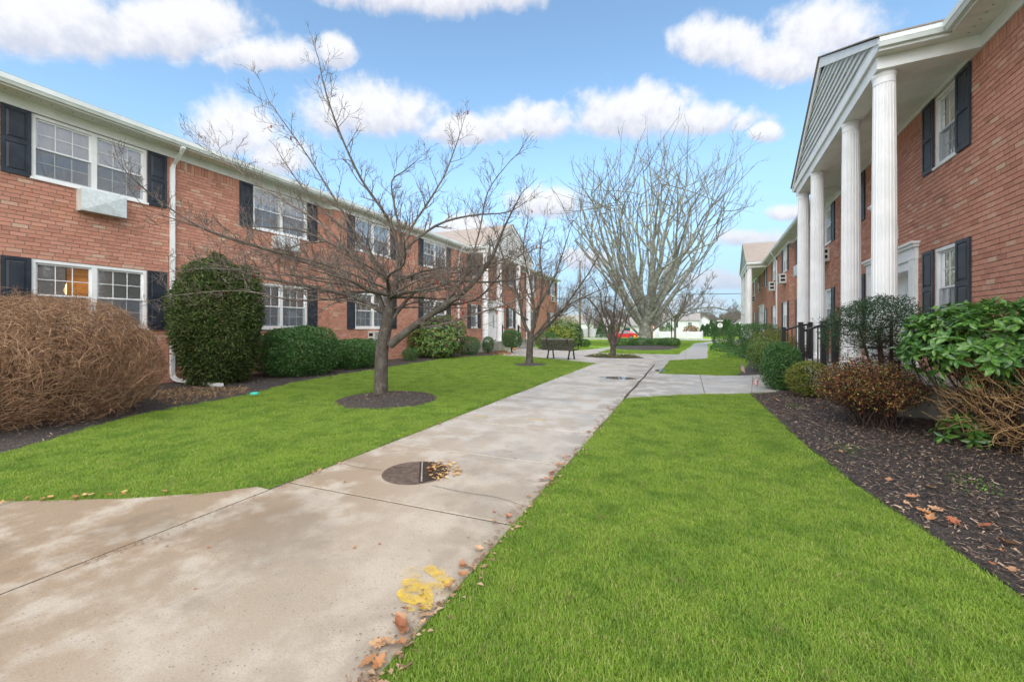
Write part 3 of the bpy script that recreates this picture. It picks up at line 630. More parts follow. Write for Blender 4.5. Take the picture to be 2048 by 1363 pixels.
    def downspout(s, y, ext_len=0, foot=.16):
        o = s.off(y); w2, d2 = .045, .035
        def ring(c, ox): return [s.P(c[0] - d2 * ox[0], y - w2, c[1] - d2 * ox[1]), s.P(c[0] + d2 * ox[0], y - w2, c[1] + d2 * ox[1]), s.P(c[0] + d2 * ox[0], y + w2, c[1] + d2 * ox[1]), s.P(c[0] - d2 * ox[0], y + w2, c[1] - d2 * ox[1])]
        path = [((.50, ZS + .02), (1, 0)), ((.50, ZS - .06), (.96, .25)), ((.46, ZS - .12), (.75, .66)), ((o + .10, ZS - .40), (.75, .66)), ((o + .055, ZS - .47), (1, .2)), ((o + .052, ZS - .55), (1, 0)), ((o + .052, foot + .1), (1, 0)), ((o + .07, foot), (.8, .6)), ((o + .14, foot - .05), (.3, .95))]
        if ext_len: path += [((o + .3, .075), (0, 1)), ((o + ext_len, .05), (0, 1))]
        mb = MB(); mb.loft([ring(c, n) for c, n in path]); D = mb.build('downspout', 'white', s.root)
        s.part('strap', 'white', (o, o + .095, y - .06, y + .06, 3.2, 3.23), (o, o + .095, y - .06, y + .06, 1.2, 1.23), parent=D)
    def door(s, c, oval=False):
        o = s.off(c); hw = 1.13; z0, z1 = .53, 2.72
        s.open.append((c - hw - .1, c + hw + .1, z0, z1 + .1))
        D = s.part('door_surround', 'white', (o, o + .05, c - 1.45, c - 1.13, z0 + .18, 2.78), (o, o + .05, c + 1.13, c + 1.45, z0 + .18, 2.78), (o, o + .075, c - 1.47, c - 1.11, z0 + .002, z0 + .18), (o, o + .075, c + 1.11, c + 1.47, z0 + .002, z0 + .18),
                   (o, o + .055, c - 1.46, c + 1.46, 2.782, 3.02), (o, o + .10, c - 1.50, c + 1.50, 3.022, 3.08), (o, o + .14, c - 1.54, c + 1.54, 3.082, 3.13), (o - .4, o + .02, c - 1.13, c - 1.06, z0 + .002, 2.78), (o - .4, o + .02, c + 1.06, c + 1.13, z0 + .002, 2.78), (o - .4, o + .02, c - 1.06, c + 1.06, 2.6, 2.78))
        for q in (-1.29, 1.29): s.part('pilaster_panel', 'trim', (o + .0505, o + .058, c + q - .10, c + q + .10, z0 + .3, 2.66), parent=D)
        for k in (0, 1):
            a, b = (c - 1.055, c - .004) if k == 0 else (c + .004, c + 1.055)
            L = s.part('door_leaf', 'white', (o - .36, o - .31, a, b, z0 + .01, 2.6))
            mb = MB()
            for (pa, pb, pz0, pz1) in ((.12, .46, .12, .62), (.59, .93, .12, .62), (.12, .46, .78, 1.86), (.59, .93, .78, 1.86)) if not oval else ((.12, .46, .12, .5), (.59, .93, .12, .5)):
                s.bx(mb, o - .3105, o - .298, a + pa, a + pb, z0 + pz0, z0 + pz1)
            mb.build('panel', 'trim', L)
            if oval:
                mb = MB(); n = 20; mid = (a + b) / 2; mb.poly([s.P(o - .305, mid + .13 * math.cos(6.283 * i / n), z0 + 1.25 + .5 * math.sin(6.283 * i / n)) for i in range(n)]); mb.build('oval_glass', 'screen', L)
            kx = b - .07 if k == 0 else a + .07
            mb = MB(); mb.lathe([(.0, 0), (.025, .0), (.03, .02), (.02, .045), (0, .05)], 10); 
            mb.v = [s.P(o - .31 + z, kx + x, z0 + 1.0 + y) for x, y, z in mb.v]; mb.build('handle', 'black', L, smooth=True)
        s.part('threshold', 'step', (o - .45, o + .02, c - 1.13, c + 1.13, z0 - .02, z0 + .009), parent=D)
        s.part('hall_wall', 'room', (o - 1.6, o - 1.55, c - 1.5, c + 1.5, z0, 3.2), parent=D)
    def portico(s, c, steps=True):
        o = s.off(c); HW = 3.95; ZE, ZA = 6.06, 8.08; g_ = o + 1.27
        s.part('porch_slab', 'concrete_old', (o + .0, o + 1.42, c - 4.15, c + 4.15, -.2, .53))
        if steps:
            for k in (1, 2): s.part('step', 'step', (o + 1.42 + .3 * (k - 1), o + 1.42 + .3 * k, c - 1.42, c + 1.42, -.1, .53 - .177 * k))
        for q in (-3.42, -1.57, 1.5, 3.44):
            n = 72; rr = []
            for z, r in ((.535, .175), (.72, .172), (2.6, .168), (4.2, .16), (5.5, .148)):
                rr.append([(s.sg * (o + 1.1) + (r - .012 * max(0, math.cos(18 * 2 * math.pi * i / n)) ** .7) * math.cos(2 * math.pi * i / n), c + q + (r - .012 * max(0, math.cos(18 * 2 * math.pi * i / n)) ** .7) * math.sin(2 * math.pi * i / n), z) for i in range(n)])
            mb = MB(); mb.loft(rr); CN = mb.build('column', 'column', s.root)
            mb = MB(); mb.lathe([(.215, .532), (.215, .60), (.2, .625), (.205, .65), (.185, .69), (.178, .70)], 32, (s.sg * (o + 1.1), c + q, 0)); mb.build('column_base', 'column', CN, smooth=False)
            mb = MB(); mb.lathe([(.150, 5.49), (.156, 5.50), (.150, 5.515), (.150, 5.60), (.162, 5.625), (.166, 5.64), (.166, 5.678)], 32, (s.sg * (o + 1.1), c + q, 0)); mb.build('capital', 'column', CN)
        s.part('entablature_beam', 'trim', (o + .93, o + 1.26, c - 3.66, c + 3.66, ZF, 5.905), (o + .0, o + .93, c - 3.66, c - 3.36, ZF + .001, 5.905), (o + .0, o + .93, c + 3.36, c + 3.66, ZF + .001, 5.905))
        mb = MB(); y = c - 3.35
        while y < c + 3.3: s.bx(mb, o + .02, o + .93, y, y + .097, 5.735, 5.75); y += .1
        mb.build('ceiling_boards', 'soffit', s.root, kind='stuff'); s.part('ceiling_backing', 'dark', (o + .0, o + .93, c - 3.36, c + 3.36, 5.752, 5.76))
        for e in (-1, 1):   # side eaves with gutter
            ya, yb = sorted((c + e * 3.66, c + e * 3.86)); s.part('eave_soffit', 'soffit', (o + .2, g_ + .03, ya, yb, 5.885, 5.90))
            ya, yb = sorted((c + e * 3.86, c + e * 3.885)); s.part('fascia', 'trim', (.44, g_ + .03, ya, yb, 5.86, 6.03))
            prof = [(3.887, 5.9), (3.95, 5.9), (3.975, 5.95), (3.985, 5.965), (3.985, 6.045), (3.972, 6.045), (3.965, 6.0), (3.887, 6.0)]
            mb = MB(); mb.loft([[s.P(oo, c + e * y, z) for y, z in prof] for oo in (.42, g_ + .05)]); mb.build('gutter', 'gutter', s.root)
        # gable
        s.part('gable_base_trim', 'trim', (g_ - .02, g_ + .035, c - 3.9, c + 3.9, 5.907, 6.08))
        slope = (ZA - ZE) / HW; z = 6.08; k = 0
        while z < ZA - .32:
            z2 = min(z + .17, ZA - .3); wa = (ZA - .06 - z) / slope - .1; wb = (ZA - .06 - z2) / slope - .1
            if wb > .05:
                mb = MB(); mb.loft([[s.P(g_ + .024, c - wa, z), s.P(g_ + .024, c + wa, z), s.P(g_ - .012, c + wb, z2), s.P(g_ - .012, c - wb, z2)], [s.P(g_ - .02, c - wa, z), s.P(g_ - .02, c + wa, z), s.P(g_ - .02, c + wb, z2), s.P(g_ - .02, c - wb, z2)]])
                mb.build('clapboard', 'siding', s.root)
            z += .17
        for e in (-1, 1):
            mb = MB(); a = (c + e * HW, ZE - .02); b = (c, ZA - .02); hgt = .24
            mb.loft([[s.P(oo, a[0], a[1] - .10), s.P(oo, b[0], b[1] - hgt), s.P(oo, b[0], b[1]), s.P(oo, a[0], a[1])] for oo in (g_ + .024, g_ + .06)]); mb.build('rake_board', 'trim', s.root)
            mb = MB(); t = .022; ya, za = c + e * (HW + .05), ZE - .02; Lr = math.hypot(HW, ZA - ZE)
            mb.loft([[s.P(g_ + .10, ya, za), s.P(g_ + .10, c, ZA), s.P(-5, c, ZA), s.P(-5, ya, za)], [s.P(g_ + .10, ya, za + t), s.P(g_ + .10, c, ZA + t), s.P(-5, c, ZA + t), s.P(-5, ya, za + t)]])
            mb.uv = (lambda v, c=c: (v[0], math.hypot(v[1] - c, ZA - v[2])))
            mb.build('portico_roof', 'shingle', s.root)
        s.door(c, oval=s.sg > 0)
    def finish(s, px_zone):
        c = s.corner; wallmb = MB(); bricks = []
        for a, b, o in ((s.s0, c, 0.0), (c, s.s1, .2)):
            ops = [q for q in s.open if a <= (q[0] + q[1]) / 2 < b]; cuts = sorted({a, b} | {q[0] for q in ops} | {q[1] for q in ops})
            for y0, y1 in zip(cuts[:-1], cuts[1:]):
                spans = sorted((q[2], q[3]) for q in ops if q[0] < (y0 + y1) / 2 < q[1]); z = -.3
                for za, zb in spans + [(6.0, 6.0)]:
                    if za > z: wallmb.poly([s.P(o - .014, y0, z), s.P(o - .014, y1, z), s.P(o - .014, y1, za), s.P(o - .014, y0, za)])
                    z = max(z, zb)
            for q in ops:   # brick reveals
                wallmb.poly([s.P(o - .014, q[0], q[2]), s.P(o - .14, q[0], q[2]), s.P(o - .14, q[0], q[3]), s.P(o - .014, q[0], q[3])]); wallmb.poly([s.P(o - .014, q[1], q[2]), s.P(o - .14, q[1], q[2]), s.P(o - .14, q[1], q[3]), s.P(o - .014, q[1], q[3])])
                wallmb.poly([s.P(o - .014, q[0], q[3]), s.P(o - .14, q[0], q[3]), s.P(o - .14, q[1], q[3]), s.P(o - .014, q[1], q[3])])
            nrow = 67
            for r in range(-2, nrow + 1):
                z0 = r * CRS + JT / 2; z1 = (r + 1) * CRS - JT / 2; zm = (z0 + z1) / 2
                if r == nrow: z0, z1 = nrow * CRS + JT / 2, ZF - .002; zm = z0 + .05     # soldier course
                L = BL if r < nrow else CRS
                block = sorted((q[0], q[1]) for q in ops if q[2] < zm < q[3])
                free = []; y = a
                for q0, q1 in block + [(b, b)]:
                    if q0 > y: free.append((y, q0))
                    y = max(y, q1)
                sh = (r % 2) * .5 * L + (r % 7) * .013
                for f0, f1 in free:
                    k = math.floor((f0 - a - sh) / L)
                    while a + sh + k * L < f1:
                        y0, y1 = max(f0, a + sh + k * L), min(f1, a + sh + (k + 1) * L); k += 1
                        if y1 - y0 > .035: bricks.append((y0 + JT / 2, y1 - JT / 2, z0, z1, o + rng.uniform(-.0025, .0025)))
        # return of the projecting bay
        wallmb.poly([s.P(-.05, c + .009, -.3), s.P(.2, c + .009, -.3), s.P(.2, c + .009, 6), s.P(-.05, c + .009, 6)])
        # end and back walls close the volume
        for y in (s.s0, s.s1): wallmb.poly([s.P(.19, y, -.3), s.P(-10, y, -.3), s.P(-10, y, 6.05), s.P(-4.9, y, 7.9), s.P(.19, y, 6.05)])
        wallmb.poly([s.P(-10, s.s0, -.3), s.P(-10, s.s1, -.3), s.P(-10, s.s1, 6.05), s.P(-10, s.s0, 6.05)])
        wallmb.build('wall', 'mortar', s.root)
        # choose the bricks that show largest
        mw = s.root.matrix_basis; big = []
        for i, q in enumerate(bricks):
            if abs(q[1] - q[0] - (BL - JT)) > .002 or q[3] - q[2] > .1: continue
            p = mw @ Vector(s.P(q[4], (q[0] + q[1]) / 2, (q[2] + q[3]) / 2)); X, Y, Z = proj(*p)
            if Z > .5 and any(a < X < b and e < Y < f for a, b, e, f in px_zone): big.append((Z, i))
        big = sorted(big)[:300]; sel = {i for _, i in big}
        W, H = BL - JT, CRS - JT; mb = MB(); s.bx(mb, -.03, 0, -W / 2, W / 2, -H / 2, H / 2)
        me = None
        for i in sel:
            q = bricks[i]
            if me is None: ob = mb.build('brick', 'brick', s.root); me = ob.data
            else: ob = link('brick', me, s.root)
            ob.location = s.P(q[4], (q[0] + q[1]) / 2, (q[2] + q[3]) / 2); ob.rotation_euler = (rng.uniform(-.008, .008), 0, rng.uniform(-.006, .006))
        V = np.zeros((len(bricks), 8, 3), np.float32); n = 0
        for i, q in enumerate(bricks):
            if i in sel: continue
            y0, y1, z0, z1, o = q; z0 += rng.uniform(-.0015, .0015); a = s.sg * (o - .03); b = s.sg * o
            V[n] = ((a, y0, z0), (a, y1, z0), (a, y1, z1), (a, y0, z1), (b, y0, z0), (b, y1, z0), (b, y1, z1), (b, y0, z1)); n += 1
        for r in range(-2, 67):      # headers on the bay's return
            z0 = r * CRS + JT / 2; z1 = (r + 1) * CRS - JT / 2; a = s.sg * (.0 if r % 2 else .1); b = s.sg * .197
            if n < len(V): V[n] = ((a, c + .02, z0), (b, c + .02, z0), (b, c + .02, z1), (a, c + .02, z1), (a, c - .0, z0), (b, c - .0, z0), (b, c - .0, z1), (a, c - .0, z1)); n += 1
        V = V[:n]; base = (np.arange(n) * 8)[:, None, None]
        F = np.array([[4, 5, 6, 7], [0, 1, 5, 4], [1, 2, 6, 5], [2, 3, 7, 6], [3, 0, 4, 7]])[None] + base
        np_mesh('brickwork', V.reshape(-1, 3), F.reshape(-1, 4), 'brick', s.root, 'stuff')
        # frieze, soffit, fascia, gutter, roof
        s.part('frieze_board', 'trim', (-.02, .03, s.s0, c, ZF, ZS - .001), (.0, .23, c + .001, s.s1, ZF, ZS - .001))
        y = s.s0; n = 0; join = MB(); porches = s.porches
        while y < s.s1:
            if not any(abs(y - p) < 3.9 for p in porches):
                b = (.02, .45, y, min(y + .299, s.s1), ZS, ZS + .012)
                if n < 70 and y > 1: s.part('soffit_panel', 'soffit', b); n += 1
                else: s.bx(join, *b)
            y += .305
        join.build('soffit_panels', 'soffit', s.root, kind='stuff'); s.part('soffit_backing', 'dark', (-.2, .452, s.s0, s.s1, ZS + .014, ZS + .02))
        mb = MB(); y = s.s0
        while y < 30: s.bx(mb, .205, .225, y + .145, y + .16, ZS - .002, ZS + .001); y += .1525
        mb.build('soffit_vents', 'dark', s.root, kind='stuff')
        runs = []; y = s.s0
        for p in sorted(porches): runs.append((y, p - 3.985)); y = p + 3.985
        runs.append((y, s.s1 + .1))
        for a, b in runs:
            s.part('fascia', 'trim', (.452, .475, a, b, ZS - .03, 6.02))
            s.ext([(.477, ZS), (.54, ZS), (.565, ZS + .05), (.577, ZS + .06), (.577, ZS + .155), (.563, ZS + .155), (.557, ZS + .11), (.477, ZS + .11)], a, b).build('gutter', 'gutter', s.root)
        mb = MB(); e, zr = .53, 6.02
        for A, B in (((e, zr), (-4.9, 8.0)), ((-10.6, zr - .1), (-4.9, 8.0))):
            mb.loft([[s.P(A[0], s.s0, A[1]), s.P(A[0], s.s1 + .12, A[1]), s.P(B[0], s.s1 + .12, B[1]), s.P(B[0], s.s0, B[1])], [s.P(A[0], s.s0, A[1] + .04), s.P(A[0], s.s1 + .12, A[1] + .04), s.P(B[0], s.s1 + .12, B[1] + .04), s.P(B[0], s.s0, B[1] + .04)]])
        mb.uv = lambda v: (v[1], v[0]); mb.build('roof', 'shingle', s.root)

# ---- long brick building beyond the lawn with the bare tree
LB = Bld('apartment_building', 'long two storey brick building with black shutters behind the large bare tree', 1, (-12, 0, 0), 0, -1.0, 38.7, 11.0)
LB.porches = [24.4]
LB.pair(-.9, .98, lo='blind', up='curtain')
LB.pair(3.67, 5.55, lo='warm', up='curtain'); LB.ac_cover(4.33, 5.04, 3.90, 4.33)
LB.pair(8.17, 10.07); LB.ac_cover(8.78, 9.55, 3.89, 4.25)
LB.pair(12.06, 14.08); LB.ac_unit(12.75, 13.35, .74, 1.24)
LB.pair(16.5, 18.55)
LB.pair(21.2, 22.05, units=1); LB.pair(26.75, 27.6, units=1)
LB.pair(30.3, 32.1); LB.ac_unit(30.8, 31.5, 3.85, 4.3)
LB.pair(36.2, 37.8); LB.ac_unit(36.7, 37.4, 3.8, 4.3)
LB.downspout(6.06, 2.0); LB.downspout(19.75)
LB.portico(24.4)
LB.finish([(0, 338, 205, 620)])
mb = MB(); mb.lathe([(.02, 0), (.14, .02), (.17, .1), (.11, .3), (.02, .31)], 16, (-.45, 4.45, 2.1)); L1 = mb.build('table_lamp', 'lamp', LB.root, smooth=True)
mb = MB(); mb.lathe([(.02, 0), (.13, .02), (.15, .1), (.10, .26), (.02, .27)], 16, (-.6, 4.45, 4.62)); mb.build('table_lamp', 'lamp_dim', LB.root, smooth=True)
# ---- columned brick building beside the viewer
BR = R(2.898); NX, NY = math.cos(BR), -math.sin(BR); UX, UY = math.sin(BR), math.cos(BR)
RB = Bld('apartment_building', 'two storey brick building with white columned porticos beside the near mulch bed', -1, (3.717 * NX, 3.717 * NY, 0), -BR, 3.0, 50.0, 24.9)
RB.porches = [12.42, 37.6]
RW = lambda d, s_: (d * NX + s_ * UX, d * NY + s_ * UY)      # distance from the camera line, run along wall
for a, b in ((9.52, 10.28), (14.56, 15.32)): RB.pair(a, b, sw=.42, units=1, cols=2, lo='blind', up='dark', zl=(1.42, 2.84), zu=(4.36, 5.64))
RB.pair(5.0, 6.8, lo='blind', up='curtain')
RB.pair(17.6, 19.4, sw=.42, up='dark', lo='dark'); RB.ac_unit(17.9, 18.6, 3.75, 4.22)
RB.pair(22.0, 23.85, sw=.42, up='curtain'); RB.ac_cover(22.6, 23.3, 3.8, 4.25)
RB.pair(25.45, 26.9, sw=.42); RB.ac_unit(25.8, 26.5, 3.75, 4.25)
RB.pair(29.75, 31.3, sw=.42, up='dark'); RB.ac_unit(30.2, 30.9, 3.7, 4.25)
for a, b in ((34.7, 35.5), (39.7, 40.5)): RB.pair(a, b, sw=.42, units=1, cols=2, up='dark')
RB.pair(43.0, 44.6, sw=.42); RB.ac_unit(43.4, 44.1, 3.7, 4.25); RB.pair(47.2, 48.8, sw=.42)
RB.downspout(29.1)
RB.portico(12.42); RB.portico(37.6)
o = 0.0; mb = MB(); cc = [(11.95, 3.36), (12.02, 3.36), (12.02, 3.28), (12.88, 3.28), (12.88, 3.36), (12.95, 3.36), (12.95, 3.68), (12.88, 3.68), (12.88, 3.76), (12.02, 3.76), (12.02, 3.68), (11.95, 3.68)]
mb.loft([[RB.P(0, *p) for p in cc], [RB.P(.03, *p) for p in cc]]); PL = mb.build('name_board', 'white', RB.root)
mb = MB(); c2 = [(12.45 + (a - 12.45) * .93, 3.52 + (b - 3.52) * .88) for a, b in cc]; mb.loft([[RB.P(.0305, *p) for p in c2], [RB.P(.036, *p) for p in c2]]); mb.build('board_field', 'teal', PL)
FL = RB.part('floodlight', 'white', (0, .05, 12.38, 12.52, 4.36, 4.5))
for e in (-1, 1):
    mb = MB(); mb.tube([RB.P(.05, 12.45 + e * .03, 4.43), RB.P(.15, 12.45 + e * .16, 4.42), RB.P(.20, 12.45 + e * .20, 4.36)], .014, 6); mb.tube([RB.P(.17, 12.45 + e * .18, 4.42), RB.P(.27, 12.45 + e * .30, 4.26)], [.035, .075], 12, True); mb.build('lamp_head', 'white', FL, smooth=True)
RB.finish([(1830, 2048, 40, 620), (1640, 1690, 380, 600)])
mb = MB(); n = 16; mb.lathe([(.30, 0), (.22, -.06), (.1, -.1), (.0, -.11)], 20); mb.v = [RB.P(.55 - z * -1, 36.7 + x, 4.5 + y) for x, y, z in mb.v]; mb.tube([RB.P(.2, 36.7, 4.4), RB.P(.5, 36.7, 4.5)], .02, 6); mb.build('satellite_dish', 'acgrey', RB.root, smooth=True)

# ================================================================== TREES
def px_limb(base, k, pts, dep):
    """limb points given as sideways / height pairs around the trunk base, plus depth"""
    n = len(pts); out = []
    for i, (a, b) in enumerate(pts): out.append(((a - base[0]) / k, dep * (i / max(1, n - 1)) ** 1.3, (base[1] - b) / k))
    return smooth_poly(out, 4)
class Tree:
    def __init__(s, seed): s.r = random.Random(seed); s.thick = MB(); s.thin = MB(); s.tips = []
    def sides(s, r): return 12 if r > .09 else 8 if r > .035 else 5 if r > .012 else 3
    def put(s, pts, r0, r1, flare=False):
        n = len(pts); rad = [r0 + (r1 - r0) * (i / (n - 1)) for i in range(n)]
        (s.thick if r0 > s.cut else s.thin).tube(pts, rad, s.sides(r0))
        return rad
    cut = .03
    def twig(s, p, d, L, r, lev, up, wig):
        n = 4 if lev else 3; d = Vector(d).normalized(); pts = [Vector(p)]; dirs = [d.copy()]
        for i in range(n):
            d = (d + Vector((s.r.gauss(0, wig), s.r.gauss(0, wig), s.r.gauss(0, wig) + up))).normalized(); pts.append(pts[-1] + d * (L / n)); dirs.append(d)
        rad = s.put(pts, r, max(r * .38, s.rmin)); s.tips.append(pts[-1])
        if lev > 0:
            m = s.kids[lev]
            for j in range(m):
                t = s.r.uniform(.18, 1.0) * n; i = min(int(t), n - 1); q = pts[i].lerp(pts[i + 1], t - i)
                side = dirs[i].cross(Vector((s.r.gauss(0, 1), s.r.gauss(0, 1), s.r.gauss(0, 1)))).normalized()
                nd = dirs[i] * s.r.uniform(.45, .9) + side * s.r.uniform(.5, 1.0) + Vector((0, 0, up * 1.3))
                s.twig(q, nd, L * s.r.uniform(.35, .68), max(rad[i] * .62, s.rmin), lev - 1, up, wig)
    rmin = .0028; kids = {1: 3, 2: 4, 3: 4}
    def limb(s, pts, r0, r1, step, L, lev=2, up=.10, wig=.16, start=.2):
        P = [Vector(p) for p in pts]; rad = s.put(P, r0, r1); acc = 0; n = len(P); s.tips.append(P[-1])
        tot = sum((P[i + 1] - P[i]).length for i in range(n - 1)); run = 0; nxt = tot * start
        for i in range(n - 1):
            seg = (P[i + 1] - P[i]); l = seg.length
            while run + l > nxt:
                q = P[i] + seg * ((nxt - run) / l); t = nxt / tot; dr = seg.normalized()
                side = dr.cross(Vector((s.r.gauss(0, 1), s.r.gauss(0, 1), s.r.gauss(0, 1)))).normalized()
                nd = dr * s.r.uniform(.3, .9) + side * s.r.uniform(.6, 1.1) + Vector((0, 0, s.r.uniform(.0, .5) + up))
                s.twig(q, nd, L * s.r.uniform(.45, 1.15) * (1.15 - .5 * t), max(rad[i] * .5, s.rmin * 1.6), lev, up, wig)
                nxt += step * s.r.uniform(.6, 1.4)
            run += l
        s.twig(P[-1], P[-1] - P[-2], L * .7, r1, lev, up, wig)
    def finish(s, name, label, loc, rz, mt='bark', mt2='twig', group=None):
        root = tag(empty(name, loc, rz), label, 'tree', group)
        s.thick.build('trunk', mt, root, smooth=True); c = s.thin.build('crown', mt2, root, smooth=True); return root

# the large bare tree in the lawn
B, K = (757, 794), 105.0
T = Tree(5); T.rmin = .0026
trunk = smooth_poly([(0, 0, -.05), (.0, 0, .12), (.0, 0, .6), (.03, 0, 1.0), (.10, .0, 1.35), (.17, .02, 1.72)], 4)
T.thick.tube(trunk, [.185, .16, .145, .138] + [.135 - .0016 * i for i in range(len(trunk) - 4)], 16)
LIMBS = [([(776, 690), (800, 672), (845, 640), (900, 607), (950, 570), (990, 520), (1015, 465), (1045, 410)], .092, .010, -.9), ([(778, 640), (830, 575), (900, 556), (980, 556), (1060, 545), (1110, 520)], .05, .01, .5),
         ([(775, 632), (720, 598), (650, 577), (560, 560), (470, 540), (400, 545)], .066, .009, -.7), ([(770, 640), (738, 562), (695, 502), (640, 474), (560, 440), (445, 428)], .072, .009, .6),
         ([(772, 620), (768, 560), (725, 495), (665, 440), (610, 395), (545, 330), (480, 245)], .062, .008, 1.1), ([(776, 622), (788, 560), (792, 480), (772, 425), (722, 350), (680, 255), (655, 175), (646, 120)], .058, .006, -.4),
         ([(782, 600), (797, 520), (791, 450), (775, 390), (765, 330), (790, 300), (822, 262)], .045, .006, .8), ([(792, 510), (822, 445), (862, 388), (895, 335), (918, 280), (930, 250)], .038, .006, -.3),
         ([(795, 500), (868, 438), (940, 410), (1020, 395), (1065, 360)], .042, .007, .9), ([(750, 585), (660, 540), (560, 505), (450, 470), (380, 420), (352, 380)], .045, .007, -1.3),
         ([(700, 505), (620, 430), (520, 370), (420, 300), (345, 255)], .034, .006, .3), ([(820, 655), (880, 650), (960, 628), (1050, 600), (1110, 560)], .035, .007, -1.5),
         ([(765, 560), (700, 440), (640, 330), (585, 240)], .036, .006, -1.0), ([(860, 630), (930, 560), (965, 470), (985, 400), (1025, 360)], .034, .006, -1.2), ([(690, 590), (600, 600), (520, 585), (430, 600)], .03, .006, -1.4),
         ([(640, 474), (560, 480), (480, 520), (390, 500)], .028, .006, 1.0), ([(900, 607), (960, 590), (1020, 520), (1075, 470)], .04, .006, .7)]
for pts, r0, r1, dep in LIMBS:
    T.limb(px_limb(B, K, pts, dep), r0 * (.95 if r0 > .09 else .78), r1 * .9, .135, .64, 2, .12, .16)
for i in range(22):
    a = i * 2.399 + .4; Lh = T.r.uniform(1.8, 3.7); z0 = T.r.uniform(1.6, 2.4); rise = T.r.uniform(.0, .8); cx0, cy0 = .16 + .05 * math.cos(a), .05 * math.sin(a)
    T.limb(smooth_poly([(cx0, cy0, z0), (cx0 + math.cos(a) * Lh * .3, math.sin(a) * Lh * .3, z0 + rise * .45), (cx0 + math.cos(a + .15) * Lh * .65, math.sin(a + .15) * Lh * .65, z0 + rise * .6), (cx0 + math.cos(a + .1) * Lh, math.sin(a + .1) * Lh, z0 + rise)], 4), T.r.uniform(.020, .036), .005, .12, .5, 2, .14, .18)
TREE_A = (-5.6, 6.42, .06)
ta = T.finish('bare_tree', 'large spreading bare tree with a short trunk in a round mulch ring', TREE_A, YAW)
def hang_leaves(T, root, n, seed, size=.07):
    r = random.Random(seed)
    for i in range(n):
        p = r.choice(T.tips); mb = MB(); k = 7; s_ = size * r.uniform(.7, 1.2); a = r.uniform(0, 6.28)
        pts = []
        for (u, v) in ((0, 0), (.28, -.25), (.2, -.55), (.35, -.8), (0, -1.15), (-.3, -.8), (-.22, -.5), (-.3, -.2)):
            pts.append((p.x + math.cos(a) * u * s_, p.y + math.sin(a) * u * s_ + .12 * s_ * abs(u), p.z + v * s_))
        mb.poly(pts); mb.build('clinging_leaf', 'redleaf', root)
hang_leaves(T, ta, 34, 4)

# smaller bare tree before the bench
T2 = Tree(9); T2.rmin = .0035; T2.kids = {1: 3, 2: 4}; B2, K2 = (1062, 727), 53.6
T2.thick.tube(smooth_poly([(0, 0, 0), (.02, 0, .5), (.05, 0, .95), (.08, 0, 1.2)], 3), [.16, .135, .13, .125, .12, .12, .12, .115, .11, .11], 12)
for pts, r0, r1, dep in [([(1066, 672), (1050, 640), (1040, 590), (1020, 540), (1000, 480), (985, 430)], .07, .008, .5), ([(1067, 668), (1072, 620), (1062, 560), (1050, 500), (1060, 440)], .06, .008, -.5), ([(1068, 665), (1082, 615), (1090, 560), (1085, 500), (1100, 430)], .06, .008, .7),
                         ([(1068, 680), (1095, 655), (1120, 630), (1150, 590), (1185, 540), (1205, 500)], .07, .009, .0), ([(1070, 675), (1100, 640), (1140, 610), (1180, 590), (1215, 575)], .045, .008, -.9), ([(1060, 640), (1030, 620), (1000, 600), (960, 590)], .035, .007, -.6),
                         ([(1075, 620), (1110, 560), (1130, 500), (1145, 450)], .045, .007, -.4), ([(1050, 600), (1020, 570), (990, 550), (960, 520)], .035, .007, .8)]:
    T2.limb(px_limb(B2, K2, pts, dep), r0, r1, .16, 1.0, 2, .16, .13)
tb = T2.finish('bare_tree', 'smaller bare tree with upswept branches in front of the bench', (-5.42, 14.2, .04), YAW)
hang_leaves(T2, tb, 7, 8, .10)

# multi stemmed little tree in the paved island
T3 = Tree(21); T3.rmin = .005; T3.kids = {1: 3, 2: 4}; B3, K3 = (1229, 714), 41.5
T3.thick.tube([(0, 0, 0), (0, 0, .3), (-.02, 0, .75), (0, 0, .95)], [.15, .125, .115, .12], 12)
for pts, r0, r1, dep in [([(1226, 694), (1212, 655), (1203, 630), (1190, 610), (1165, 590), (1140, 580)], .085, .012, .3), ([(1227, 692), (1218, 650), (1205, 622), (1200, 590), (1180, 560)], .075, .012, -.6), ([(1230, 692), (1226, 645), (1215, 615), (1222, 580), (1210, 550)], .075, .012, .6),
                         ([(1231, 680), (1229, 640), (1232, 600), (1240, 560)], .085, .012, -.4), ([(1232, 692), (1243, 650), (1250, 620), (1262, 590), (1290, 570)], .08, .012, .3), ([(1233, 694), (1250, 660), (1257, 628), (1285, 600), (1310, 590)], .06, .01, -.7), ([(1222, 660), (1190, 640), (1165, 620), (1145, 610)], .045, .01, .8)]:
    T3.limb(px_limb(B3, K3, pts, dep), r0 * .72, r1 * .8, .26, .9, 2, .10, .18)
T3.finish('island_tree', 'small bare multi stemmed tree in the paved mulch island', (-3.22, 19.5, .05), YAW, 'bark', 'twig')

